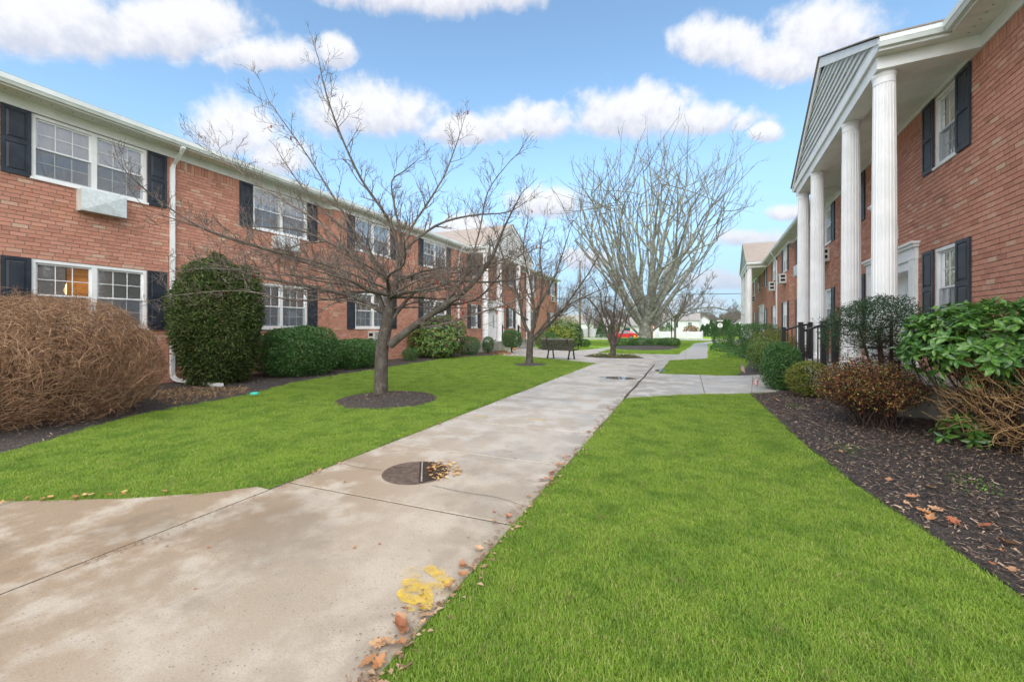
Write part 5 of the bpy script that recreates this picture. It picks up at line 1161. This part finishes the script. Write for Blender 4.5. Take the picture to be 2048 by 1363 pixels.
M['houseroof'] = pm('house_roof', (.30, .28, .27), (.22, .21, .2), 3, .9)
M['orange_wood'] = pm('reddish_pole', (.36, .13, .06), (.28, .10, .05), 5, .85)
M['water'] = pm('puddle_water', (.055, .036, .026), (.035, .025, .02), 9, rough=.12, spec=.35)
M['cap'] = pm('turquoise_plastic', (.05, .55, .45), rough=.4)
M['conifer'] = leafmat('conifer_sprays', [(.03, .085, .03), (.06, .13, .045), (.09, .17, .06)], .6, .2, .2)

M['seam'] = pm('worn_metal_strip', (.30, .29, .28), (.18, .17, .16), 30, .6)
# bench seen from behind
bn = tag(empty('park_bench', (-5.12, 17.35, .014), R(-9)), 'dark wooden park bench seen from behind on the paving', 'bench')
def slat(nm, y, z, h, d, m_='wood_bench', w2=.76, tilt=0):
    mb = MB(); q = []
    for sx_ in (-w2, w2): q.append([(sx_, y + a * math.cos(tilt) - b * math.sin(tilt), z + a * math.sin(tilt) + b * math.cos(tilt)) for a, b in ((-d / 2, -h / 2), (d / 2, -h / 2), (d / 2, h / 2), (-d / 2, h / 2))])
    return mb.loft(q).build(nm, m_, bn)
for k in range(5): slat('back_slat', -.34 + .035 * k * .9 - .0 if False else -.30 - .028 * k, .42 + .092 * k, .078, .03, 'wood_bench', tilt=.2)
slat('top_rail', -.43, .87, .06, .05, 'wood_top', tilt=.2)
for k in range(5): slat('seat_slat', -.2 + .1 * k, .41 + .006 * abs(k - 2), .03, .085, 'wood_bench')
for e in (-.5, .5):
    mb = MB(); mb.tube([(e, -.2, .38), (e, -.27, .2), (e, -.34, .012)], .034, 8, True); mb.tube([(e, .2, .38), (e, .24, .2), (e, .30, .012)], .034, 8, True); mb.box(e - .03, -.42, 0, e + .03, -.25, .02); mb.box(e - .03, .22, 0, e + .03, .38, .02); mb.tube([(e, -.26, .37), (e, .24, .37)], .022, 6); mb.tube([(e, -.24, .36), (e, -.36, .62), (e, -.455, .90)], .022, 6); mb.build('leg', 'black', bn, smooth=True)
for e in (-.72, .72):
    mb = MB(); mb.tube([(e, -.36, .62), (e, .0, .64), (e, .24, .62)], .022, 6); mb.tube([(e, .22, .62), (e, .22, .4)], .018, 6); mb.build('armrest', 'black', bn, smooth=True)

# stair railings
def railing(label, d0, d1, s_, zb0, zb1):
    a = RW(d0, s_); b = RW(d1, s_); rt = tag(empty('stair_railing', (a[0], a[1], 0)), label, 'railing'); v = (b[0] - a[0], b[1] - a[1]); zt0, zt1 = 1.10, 1.52
    def post(t, z0, z1, w_, nm):
        x, y = v[0] * t, v[1] * t; mb = MB(); mb.box(x - w_, y - w_, z0, x + w_, y + w_, z1); 
        if w_ > .03: mb.box(x - w_ - .012, y - w_ - .012, z1, x + w_ + .012, y + w_ + .012, z1 + .02)
        mb.build(nm, 'black', rt)
    post(0, zb0, zt0 + .28, .05, 'post'); post(1, zb1, zt1, .05, 'post'); post(1.55, zb1, zt1, .045, 'post')
    mb = MB(); mb.tube([(0, 0, zt0 + .2), (v[0], v[1], zt1 - .06), (v[0] * 1.55, v[1] * 1.55, zt1 - .05)], .03, 6, True); mb.build('handrail', 'black', rt)
    mb = MB(); mb.tube([(0, 0, zb0 + .12), (v[0], v[1], zb1 + .1), (v[0] * 1.55, v[1] * 1.55, zb1 + .1)], .018, 6, True); mb.build('bottom_rail', 'black', rt)
    for t in (.25, .5, .75, 1.2, 1.38): post(t, (zb0 + (zb1 - zb0) * min(t, 1)) + .1, (zt0 + .2 + (zt1 - zt0 - .26) * min(t, 1)), .011, 'baluster')
railing('black metal stair railing of the near portico, on the side closer to the barberry', 1.80, 2.20, 11.12, .018, .53)
railing('black metal stair railing of the near portico, on the far side of the steps', 1.80, 2.20, 13.72, .018, .53)
for yy, lb in ((23.05, 'black stair railing at the porch behind the smaller bare tree, nearer the double doors'), (25.75, 'black stair railing at the porch behind the smaller bare tree, far side of its steps')):
    rt = tag(empty('stair_railing', (-9.9, yy, 0)), lb, 'railing'); mb = MB(); mb.box(-.05, -.05, .0, .05, .05, 1.1); mb.build('post', 'black', rt); mb = MB(); mb.box(-.75, -.05, .5, -.65, .05, 1.55); mb.build('post', 'black', rt)
    mb = MB(); mb.tube([(0, 0, 1.05), (-.7, 0, 1.45)], .03, 6, True); mb.build('handrail', 'black', rt)
    for t in (.3, .6): mb = MB(); mb.tube([(-.7 * t, 0, .2), (-.7 * t, 0, 1.05 + .4 * t)], .012, 5); mb.build('baluster', 'black', rt)

# flags
def flag(label, loc, rz, hoist, fly, z0, tilt, fold):
    rt = tag(empty('flag', loc, rz), label, 'flag'); mb = MB(); mb.tube([(0, 0, -.05), (tilt, 0, z0 + hoist + .02)], .0045, 6, True); mb.build('stick', 'pole', rt)
    def pt_(u, v_, off=0): zz = z0 + hoist * v_; x0 = tilt * zz / (z0 + hoist); return (x0 + fly * u * math.cos(fold), off + fly * u * math.sin(fold) * .4 + .012 * math.sin(u * 7), zz - fly * u * fold * .55)
    for k in range(13):
        mb = MB(); u0 = .42 if k >= 6 else 0.0; n = 6
        mb.loft([[pt_(u0 + (1 - u0) * i / n, (k + e) / 13) for i in range(n + 1)] for e in (0, 1)], close=False); mb.build('stripe', 'flag_red' if k % 2 == 0 else 'flag_white', rt)
    mb = MB(); mb.loft([[pt_(.42 * i / 4, 6 / 13 + e * 7 / 13) for i in range(5)] for e in (0, 1)], close=False); C_ = mb.build('canton', 'flag_blue', rt)
    mb = MB()
    for i in range(5):
        for j in range(4):
            a = pt_(.05 + .08 * i, 6 / 13 + (j + .6) * .13, -.002); mb.poly([(a[0] + .006 * math.cos(q * 1.2566 + 1.57) * (1), a[1] - .001, a[2] + .006 * math.sin(q * 1.2566 + 1.57)) for q in range(5)])
    mb.build('stars', 'flag_white', C_, kind='stuff')
flag('small American flag on a stick at the corner of the lawn by the entrance walk', (1.24, 9.92, 0), YAW - .1, .13, .19, .22, .03, .7)
flag('small American flag on a stick in the mulch across the entrance walk', (1.45, 13.42, 0), YAW, .20, .26, .16, -.06, .85)

# manhole cover with puddle and leaves
mh = tag(empty('manhole_cover', (-2.39, 3.22, .014), R(35)), 'round iron manhole cover with a puddle and wet leaves set in the walk', 'manhole')
MB().lathe([(.312, 0), (.312, .003), (.29, .004), (.288, .0015), (.0, .0015)], 40).build('frame_ring', 'iron', mh)
mb = MB()
for i in range(-6, 7):
    for j in range(-3, 4):
        x, y = j * .085 + (.0425 if i % 2 else 0), i * .044
        if math.hypot(x, y) < .245: mb.box(x - .036, y - .017, .0016, x + .036, y + .017, .0052)
mb.build('tread_pattern', 'iron', mh, kind='stuff')
n = 30; MB().poly([(.06 + .0 if abs(a) > 1.5 else .281 * math.cos(a), .281 * math.sin(a), .006) for a in [(-1.45 + 2.9 * k / n) for k in range(n + 1)]]).build('puddle', 'water', mh)
MB().box(.05, -.272, .006, .064, .272, .0072).build('cover_seam', 'seam', mh)
LEAF = [(0, 0), (.18, .10), (.12, .25), (.34, .32), (.24, .48), (.42, .62), (.2, .66), (.12, .9), (0, 1), (-.12, .88), (-.2, .64), (-.4, .6), (-.24, .46), (-.33, .3), (-.12, .24), (-.17, .08)]
def leafmesh(curl, seed):
    q = random.Random(seed); mb = MB(); c = (0, .45, .05 * curl); pts = [(x, y - .45, curl * (.35 * abs(x) + .5 * (y - .45) ** 2) + q.uniform(-.03, .03) * curl) for x, y in LEAF]
    b = len(mb.v); mb.v = pts + [(0, 0, 0)]; mb.f = [(i, (i + 1) % len(pts), len(pts)) for i in range(len(pts))]; return mb
LM = []
for i in range(5):
    ob = leafmesh((.3, .7, 1.2, .5, 1.6)[i], i).build('fallen_leaf', 'litter' if i != 3 else 'litter_gold'); LM.append(ob.data); bpy.data.objects.remove(ob)
def put_leaf(x, y, z, s_, k, label, group, parent=None):
    o = link('fallen_leaf' if not parent else 'leaf', LM[k], parent); o.location = (x, y, z); o.scale = (s_,) * 3; o.rotation_euler = (rng.uniform(-.35, .35), rng.uniform(-.35, .35), rng.uniform(0, 6.28))
    if not parent: tag(o, label, 'leaf', group)
for i in range(70):
    a = rng.uniform(-1.3, 1.5); q = math.sqrt(rng.random()) * .34; put_leaf(.1 + abs(q * math.cos(a)), q * math.sin(a) * .95, .012, rng.uniform(.025, .06), 3 if i % 3 else 1, '', '', mh)
LW = 'curled brown oak leaf lying along the edge of the walk'
for i in range(58):
    y = 1.3 + 7.2 * rng.random() ** 1.5; put_leaf(WALK_R - .02 + rng.gauss(-.03, .035), y, .03, rng.uniform(.035, .085), rng.choice((0, 1, 2, 4)), LW, 'leaves along the walk edge')
for i in range(40):
    t = rng.random(); 
    if t < .5: x, y = -3.25 + rng.gauss(.03, .03), 2.6 + 6 * rng.random()
    else: x = -3.3 - 2.2 * rng.random(); y = 1.38 + (x + 5.07) * .62 + rng.gauss(-.06, .03)
    put_leaf(x, y, .03, rng.uniform(.03, .06), rng.choice((0, 1, 2, 3)), LW, 'leaves along the walk edge')
for x, y, s_ in ((-1.20, 1.50, .10), (-1.15, 1.83, .075), (-1.13, 1.95, .08)): put_leaf(x, y, .04, s_, 4, LW, 'leaves along the walk edge')
for i in range(46):
    y = 2.8 + 6.5 * rng.random() ** 1.4; x = 1.62 - .06 * (y - 3) + abs(rng.gauss(.0, .35)); put_leaf(x, y, .035, rng.uniform(.05, .11), rng.choice((0, 1, 2, 4)), 'brown oak leaf fallen on the near mulch bed', 'leaves on the mulch bed')
for i in range(22): put_leaf(rng.uniform(-3.1, -1.3), rng.uniform(1.2, 9), .018, rng.uniform(.015, .04), 0, 'small leaf scrap lying out on the concrete walk', 'leaf scraps on the concrete')
cover('weeds', [(1.5, 5.6), (1.75, 5.4), (1.9, 6.0), (1.6, 6.3)], 260, 'weeds', 'small green weeds in the mulch beside the lawn edge', .06, .03, .010, 31)
cover('weeds', [(2.0, 4.6), (2.5, 4.5), (2.6, 5.2), (2.2, 5.3)], 240, 'weeds', 'sparse green weeds in the middle of the near mulch bed', .05, .03, .009, 32)
cover('weeds', [(1.45, 8.6), (1.8, 8.2), (1.9, 8.8)], 160, 'weeds', 'green weeds by the far tip of the near mulch bed', .07, .035, .010, 33)

# yellow utility marks sprayed on the walk
def stroke(mb, pts, wd, z=.0185):
    P_ = smooth_poly(pts, 5); n = len(P_); L_, R_ = [], []
    for i in range(n):
        dx_, dy_ = P_[min(i + 1, n - 1)][0] - P_[max(i - 1, 0)][0], P_[min(i + 1, n - 1)][1] - P_[max(i - 1, 0)][1]; l = math.hypot(dx_, dy_) or 1; k = wd * (1 + .12 * math.sin(i * .9)) * (.6 if i in (0, n - 1) else 1)
        L_.append((P_[i][0] - dy_ / l * k, P_[i][1] + dx_ / l * k, z)); R_.append((P_[i][0] + dy_ / l * k, P_[i][1] - dx_ / l * k, z))
    mb.loft([L_, R_], close=False)
mk = tag(empty('paint_mark', (0, 0, 0)), 'bright yellow sprayed utility mark at the lawn edge of the near walk', 'paint mark')
mb = MB(); stroke(mb, [(-1.40, 1.97), (-1.34, 1.86), (-1.29, 1.78), (-1.18, 1.70)], .115, .0180); mb.build('overspray', 'spray_thin', mk)
mb = MB(); stroke(mb, [(-1.42, 1.79), (-1.36, 1.83), (-1.28, 1.83), (-1.19, 1.87)], .028); mb.build('stroke', 'spray', mk)
mb = MB(); stroke(mb, [(-1.385, 1.975), (-1.32, 1.94), (-1.25, 1.92), (-1.17, 1.90)], .032, .0192); mb.build('stroke', 'spray', mk)
mb = MB(); stroke(mb, [(-1.30 + .062 * math.cos(a * .6), 1.745 + .045 * math.sin(a * .6)) for a in range(12)], .034, .0199); mb.build('stroke', 'spray', mk)
mb = MB(); stroke(mb, [(-1.24, 1.76), (-1.2, 1.72), (-1.185, 1.66)], .03, .0206); mb.build('stroke', 'spray', mk)
for x0, x1, y, lb in ((-3.06, -2.84, 5.6, 'faded yellow paint dash across the walk at the lawn side under the bare tree'), (-2.2, -1.93, 5.72, 'faded yellow paint dash in the middle of the walk')):
    mb = MB(); stroke(mb, [(x0, y), ((x0 + x1) / 2, y + .02), (x1, y + .05)], .025); tag(mb.build('paint_mark', 'spray'), lb, 'paint mark')
# cracks and the drain cap
for pts, lb in (([(-3.2, 3.12), (-2.95, 3.10), (-2.72, 3.13)], 'thin crack in the walk left of the manhole'), ([(-2.05, 3.0), (-1.7, 2.98), (-1.45, 3.0), (-1.2, 2.95)], 'ragged crack in the walk right of the manhole')):
    mb = MB(); stroke(mb, pts, .0024, .0183); tag(mb.build('crack', 'joint'), lb, 'crack')
cp = tag(empty('drain_cap', (-8.2, 5.62, .0)), 'small turquoise drain cap at the edge of the mulch bed', 'drain cap'); MB().lathe([(.075, 0), (.075, .05), (.06, .06), (.0, .06)], 20).build('lid', 'cap', cp, smooth=False); MB().lathe([(.085, 0), (.085, .03), (.076, .03)], 20).build('rim', 'cap', cp)
# pumpkins on the porch steps
for (x, y, z, s_, lb) in ((-10.15, 23.3, .18, .14, 'orange pumpkin on the porch steps behind the smaller bare tree'), (-9.55, 22.6, .014, .11, 'small orange pumpkin at the foot of the porch steps')):
    pk = tag(empty('pumpkin', (x, y, z)), lb, 'pumpkin'); mb = MB(); n = 32; mb.loft([[(s_ * r0 * (1 - .08 * abs(math.sin(4 * 2 * math.pi * i / n))) * math.cos(2 * math.pi * i / n), s_ * r0 * (1 - .08 * abs(math.sin(4 * 2 * math.pi * i / n))) * math.sin(2 * math.pi * i / n), s_ * zz) for i in range(n)] for r0, zz in ((.4, 0), (.85, .25), (1, .7), (.85, 1.15), (.4, 1.4), (.1, 1.36))]); mb.build('body', 'pumpkin', pk, smooth=True); MB().tube([(0, 0, s_ * 1.3), (.01, 0, s_ * 1.7)], [.02, .015], 6, True).build('stalk', 'pole', pk)

# ---------------- street scene beyond
def car(loc):
    rt = tag(empty('car', loc), 'red two door car passing on the far street', 'car'); side = [(-2.35, .32), (-2.38, .62), (-2.2, .78), (-1.3, .92), (1.6, .98), (2.2, .92), (2.38, .72), (2.36, .35)]
    mb = MB(); mb.loft([[(x, y, z) for x, z in side] for y in (-.86, -.9, .9, .86)]); mb.build('body', 'red', rt)
    roof = [(-1.15, .93), (-.45, 1.30), (.2, 1.42), (.95, 1.38), (2.05, .97)]; mb = MB(); mb.loft([[(x, y * (1 - .22 * (z - .93) / .5), z) for x, z in roof] for y in (-.82, .82)]); mb.build('roof', 'red', rt)
    for y in (-1, 1): mb = MB(); g2 = [(-.92, .98), (-.38, 1.27), (.2, 1.36), (.8, 1.33), (1.45, 1.02)]; mb.poly([(x, y * (.828 * (1 - .22 * (z - .93) / .5)), z) for x, z in g2]); mb.build('side_window', 'carglass', rt)
    MB().poly([(-1.12, -.7, .96), (-1.12, .7, .96), (-.47, .62, 1.305), (-.47, -.62, 1.305)]).build('windscreen', 'carglass', rt)
    for x in (-1.45, 1.45):
        for y in (-.84, .84):
            mb = MB(); mb.lathe([(.2, -.11), (.33, -.1), (.33, .1), (.2, .11)], 24); mb.v = [(x + a, y + c, .33 + b) for a, b, c in mb.v]; W_ = mb.build('wheel', 'rubber', rt)
            mb = MB(); mb.lathe([(.0, -.1), (.21, -.118), (.21, .118), (.0, .1)], 20); mb.v = [(x + a, y + c, .33 + b) for a, b, c in mb.v]; mb.build('rim', 'rim', W_)
    for y in (-.6, .6): MB().box(-2.36, y - .18, .62, -2.3, y + .18, .74).build('headlight', 'silver', rt)
car((-9.75, 68.4, -.586))
hy_ = tag(empty('fire_hydrant', (-7.4, 64.4, gz(64.4))), 'yellow fire hydrant at the kerb in front of the red car', 'hydrant'); MB().lathe([(.16, 0), (.16, .06), (.11, .08), (.11, .55), (.14, .57), (.14, .61), (.1, .7), (.03, .78), (0, .79)], 16).build('barrel', 'yellow', hy_, smooth=True)
for e in (-1, 1): MB().tube([(e * .1, 0, .42), (e * .2, 0, .42)], .06, 10, True).build('nozzle', 'yellow', hy_)
def upole(label, loc, H, r0, mt='pole', arm=True):
    rt = tag(empty('utility_pole', loc), label, 'utility pole'); MB().tube([(0, 0, -.3), (0, 0, H)], [r0, r0 * .7], 12, True).build('post', mt, rt, smooth=True)
    if arm: MB().box(-1.1, -.06, H - 1.0, 1.1, .06, H - .86).build('crossarm', mt, rt)
    return rt
upole('tall brown utility pole across the lawn beside the corner of the long building', (-15.9, 64.6, gz(64)), 12.6, .2, arm=False)
upole('reddish wooden pole showing beside the trunk of the tall tree', (-5.93, 77.5, -.6), 3.5, .24, 'orange_wood', arm=False)
wr = tag(MB().tube([(-60, 77.5, 7.3), (-30, 77.5, 6.9), (-5.93, 77.5, 7.2), (15, 77.5, 6.9), (60, 77.5, 7.6)], .05, 5).build('power_line', 'black'), 'dark overhead wire crossing the sky above the street', 'wire')
lp = tag(empty('lamp_post', (-1.42, 42.3, gz(42.3))), 'thin black lamp post on the far lawn beside the walk', 'lamp post'); MB().tube([(0, 0, 0), (0, 0, 2.45)], .045, 8, True).build('post', 'black', lp); MB().lathe([(.045, 2.42), (.07, 2.47), (.09, 2.66), (.11, 2.68), (.03, 2.78), (0, 2.79)], 8).build('lantern', 'black', lp)
st = tag(empty('stop_sign', (5.43, 83, -.6)), 'octagonal street sign seen from its bare metal back, with a name plate on top', 'sign'); MB().tube([(0, 0, 0), (0, 0, 3.4)], .04, 8, True).build('post', 'pole', st)
mb = MB(); oc = [(.46 * math.cos(R(22.5 + 45 * i)), .46 * math.sin(R(22.5 + 45 * i))) for i in range(8)]; mb.loft([[(x, y, 2.35 + z) for x, z in oc] for y in (.045, .06)]); mb.build('octagon_plate', 'silver', st); MB().box(-.5, -.01, 3.08, .5, .01, 3.26).build('name_plate', 'silver', st); MB().box(-.01, -.5, 3.30, .01, .5, 3.48).build('name_plate', 'silver', st)
# white vinyl fences
def fence(label, x0, x1, y, H, pw):
    rt = tag(empty('vinyl_fence', (x0, y, -.6)), label, 'fence'); n = max(1, round((x1 - x0) / pw)); w_ = (x1 - x0) / n
    for i in range(n + 1): mb = MB(); mb.box(i * w_ - .07, -.07, 0, i * w_ + .07, .07, H + .08); mb.loft([[(i * w_ - .09, -.09, H + .08), (i * w_ + .09, -.09, H + .08), (i * w_ + .09, .09, H + .08), (i * w_ - .09, .09, H + .08)], [(i * w_ - .01, -.01, H + .18), (i * w_ + .01, -.01, H + .18), (i * w_ + .01, .01, H + .18), (i * w_ - .01, .01, H + .18)]]); mb.build('post', 'house', rt)
    for i in range(n):
        mb = MB(); mb.box(i * w_ + .07, -.03, .08, (i + 1) * w_ - .07, .03, .2); mb.box(i * w_ + .07, -.03, H - .12, (i + 1) * w_ - .07, .03, H)
        k = int(w_ / .16)
        for j in range(k): a = i * w_ + .08 + (w_ - .16) * j / k; mb.box(a, -.018, .2, a + (w_ - .16) / k - .008, .018, H - .12)
        mb.build('panel', 'house', rt)
fence('low white vinyl fence across the street, ending at the conifer row', -4.6, 2.3, 76.3, 1.25, 2.3)
fence('white vinyl fence behind the utility pole and the red car', -30, -12.8, 78.5, 1.7, 2.4)
fence('short white fence section right of the reddish pole', -5.6, -4.75, 76.8, 2.0, .85)
# houses
def house(label, x0, x1, y0, y1, H, RH, ridge='x', wins=(), garage=False, chimney=False):
    rt = tag(empty('house', ((x0 + x1) / 2, y0, -.6)), label, 'house'); w_ = (x1 - x0) / 2; d = y1 - y0; mb = MB(); mb.box(-w_, 0, 0, w_, d, H)
    if ridge == 'y': mb.poly([(-w_, 0, H), (w_, 0, H), (0, 0, H + RH)]); mb.poly([(-w_, d, H), (w_, d, H), (0, d, H + RH)])
    mb.build('wall', 'house', rt); mb = MB()
    if ridge == 'x': mb.loft([[(-w_ - .3, -.4, H - .05), (-w_ - .3, d / 2, H + RH), (-w_ - .3, d + .4, H - .05)], [(w_ + .3, -.4, H - .05), (w_ + .3, d / 2, H + RH), (w_ + .3, d + .4, H - .05)]])
    else: mb.loft([[(-w_ - .4, -.3, H - .1), (0, -.3, H + RH + .08), (w_ + .4, -.3, H - .1), (w_ + .4, -.3, H + .02), (0, -.3, H + RH + .22), (-w_ - .4, -.3, H + .02)], [(-w_ - .4, d + .3, H - .1), (0, d + .3, H + RH + .08), (w_ + .4, d + .3, H - .1), (w_ + .4, d + .3, H + .02), (0, d + .3, H + RH + .22), (-w_ - .4, d + .3, H + .02)]])
    R0 = mb.build('roof', 'houseroof', rt)
    for (x, z, a, b) in wins:
        W_ = MB().box(x - a / 2 - .08, -.05, z - .08, x + a / 2 + .08, -.002, z + b + .08).build('window', 'white', rt); MB().box(x - a / 2, -.07, z, x + a / 2, -.052, z + b).build('pane', 'carglass', W_)
    if garage: mb = MB(); mb.box(-w_ * .7, -.04, 0, w_ * .7, -.002, 2.2); G_ = mb.build('garage_door', 'white', rt)
    if chimney: MB().box(w_ * .4, d * .4, H + RH * .4, w_ * .4 + .8, d * .4 + .8, H + RH + 1).build('chimney', 'brick', R0)
    return rt
house('white two storey house behind the low vinyl fence', -5.2, 2.4, 100, 108, 3.6, 1.7, 'x', ((-2.6, 1.9, .9, 1.2), (-1.0, 1.9, .9, 1.2), (1.9, 1.9, .8, 1.2)))
house('white house gable end beside the pale two storey house', 1.8, 5.2, 102, 109, 3.0, 1.5, 'y', ((0, 1.2, .8, 1.2),))
house('pale low house with a long roof behind the red car', -17, -9.2, 88, 96, 2.3, 1.9, 'x', ((-2, .9, 1.2, 1.0), (1.5, .9, 1.2, 1.0)))
house('small white gabled house far off beside the street sign', 10.6, 13.6, 112, 118, 2.4, 1.5, 'y', ((0, .9, .7, 1.1),))
house('distant house with a bluish roof behind the utility pole', -33, -24, 105, 113, 3.0, 2.4, 'x', ((-1.5, 1.0, 1.0, 1.2), (1.6, 1.0, 1.0, 1.2)))
# conifers, hedges and woods across the street
def conifer(label, loc, H, r0, seed, mt='conifer', n=1500):
    rt = tag(empty('arborvitae', loc), label, 'tree', 'conifers across the street'); r = np.random.RandomState(seed); t = r.rand(n) ** .8; a = r.uniform(0, 6.28, n); q = r0 * (1 - t) ** .75 * (.75 + .3 * r.rand(n)) + .03
    P = np.stack([q * np.cos(a), q * np.sin(a), t * H], 1); N = np.stack([np.cos(a), np.sin(a), np.full(n, .3)], 1); V = leaf_quads(P, N * .5 + unit(n, r) * .4 + [0, 0, .9], N + unit(n, r) * .5, r.uniform(.15, .4, n), r.uniform(.04, .09, n)); np_mesh('crown', V, np.arange(len(V)).reshape(-1, 4), mt, rt, 'stuff')
    MB().tube([(0, 0, 0), (0, 0, H * .6)], [.08, .03], 6).build('trunk', 'bark_far', rt)
NM = ['first', 'second', 'third', 'fourth', 'fifth', 'sixth', 'seventh', 'eighth', 'ninth', 'tenth', 'eleventh', 'twelfth']
for i in range(12): conifer('%s conifer in the row right of the low vinyl fence, counted from the fence' % NM[i], (2.9 + i * .72 + rng.uniform(-.15, .15), 92 + i * .3, -.6), rng.uniform(2.3, 3.6), .65, 300 + i, n=700)
conifer('dark evergreen beside the white fence right of the utility pole', (-14.6, 76, -.6), 3.0, 1.2, 330)
conifer('broad evergreen across the street between utility pole and red car', (-12.9, 77, -.6), 2.6, 1.1, 331)
shrub('bush', 'brown leafless bush in front of the white fence by the utility pole', (-11.9, 76.2, -.6), (.9, .8, 1.0), 'barberry', 1500, .14, .05, 2.1, 340, .5)
shrub('bush', 'rusty bush in front of the white house', (.7, 90, -.6), (1.5, 1.0, 1.2), 'barberry', 1500, .2, .07, 2.1, 341, .5)
shrub('bush', 'green bush left of the white house', (-3.7, 88, -.6), (1.5, 1.2, 1.3), 'boxwood', 1500, .2, .07, 2.1, 342, .5)
shrub('bush', 'olive bush at the corner of the long building across the street', (-20.5, 74, -.6), (2.2, 1.6, 2.1), 'boxwood_yellow', 2600, .2, .07, 2.1, 343, .5)
M['woods'] = leafmat('winter_woods', [(.17, .15, .15), (.22, .19, .18), (.20, .17, .16)], .9, .1, .3)
def woods(label, x0, x1, y, H, seed, n=16000):
    r = np.random.RandomState(seed); x = r.uniform(x0, x1, n); env = H * (.62 + .22 * np.sin(x * .09 + seed) + .16 * np.sin(x * .31 + 2 * seed)); z = env * r.rand(n) ** .8 - .6; yy = y + r.uniform(-8, 8, n)
    P = np.stack([x, yy, z], 1); V = leaf_quads(P, unit(n, r) * .6 + [0, 0, 1], unit(n, r) + [0, -1, 0], r.uniform(.8, 2.0, n), r.uniform(.12, .3, n)); o = np_mesh('treeline', V, np.arange(len(V)).reshape(-1, 4), 'woods'); o['kind'] = 'stuff'; o['label'] = label
woods('grey brown winter woods along the horizon', -170, 170, 190, 11, 3, 30000)
woods('pale winter woods beside the far portico', 8, 90, 150, 8, 5, 9000)
# debris washed along the lawn edge of the walk
def debris(name, label, n, seed, fx, mt='chips', L=.035, z=.017):
    r = np.random.RandomState(seed); y = 1.2 + 8 * r.rand(n) ** 1.6; x = fx(y, r); P = np.stack([x, y, np.full(n, z) + r.uniform(0, .006, n)], 1); D = unit(n, r) * [1, 1, .12]; V = leaf_quads(P, D, unit(n, r) * .2 + [0, 0, 1], L * r.uniform(.3, 1.2, n), .25 * L * r.uniform(.3, 1.1, n)); o = np_mesh(name, V, np.arange(len(V)).reshape(-1, 4), mt); o['kind'] = 'stuff'; o['label'] = label
debris('leaf_litter', 'crumbled leaf litter along the lawn edge of the walk', 900, 5, lambda y, r: WALK_R - .01 - np.abs(r.normal(0, .05, len(y))) * (1 + np.sin(y * 5)), 'litter_dull', .022)
debris('leaf_litter', 'leaf crumbs along the walk edge on the side of the large bare tree', 700, 6, lambda y, r: WALK_L + .01 + np.abs(r.normal(0, .05, len(y))) + 0 * y, 'litter_dull', .018)

mb = MB(); stroke(mb, [(-1.12, 8.2), (-1.13, 9.0), (-1.11, 9.9), (-1.125, 10.8), (-1.10, 11.8), (-1.12, 12.8), (-1.12, 14.2), (-1.12, 15.85)], .026, .0205); tag(mb.build('crack', 'joint'), 'dark dirt filled seam between the walk and the entrance walk', 'crack')
debris('leaf_litter', 'leaf crumbs in the seam beside the entrance walk', 260, 9, lambda y, r: -1.12 + r.normal(0, .04, len(y)), 'litter_dull', .05, .021)
def wetmat():
    m, t, p, o = newmat('shallow_water'); t.n.remove(p); tr = t.new('ShaderNodeBsdfTransparent'); tr.inputs[0].default_value = (.72, .70, .67, 1); gl = t.new('ShaderNodeBsdfGlossy'); gl.inputs['Roughness'].default_value = .03
    fr = t.new('ShaderNodeFresnel'); fr.inputs[0].default_value = 1.33; mx = t.new('ShaderNodeMixShader'); t.l.new(fr.outputs[0], mx.inputs[0]); t.l.new(tr.outputs[0], mx.inputs[1]); t.l.new(gl.outputs[0], mx.inputs[2]); t.l.new(mx.outputs[0], o.inputs[0]); return m
M['wet'] = wetmat()
for x, y, a, b, lb in ((-1.75, 11.35, .55, .28, 'shallow puddle on the walk near the entrance walk'), (-.75, 13.9, .22, .5, 'small puddle at the corner of the middle lawn')):
    tag(MB().poly([(x + a * math.cos(i * .2618) * (1 + .25 * mnoise.noise((i * .7, y, 1))), y + b * math.sin(i * .2618) * (1 + .25 * mnoise.noise((i * .7, y, 5))), .0198) for i in range(24)]).build('puddle', 'wet'), lb, 'puddle')
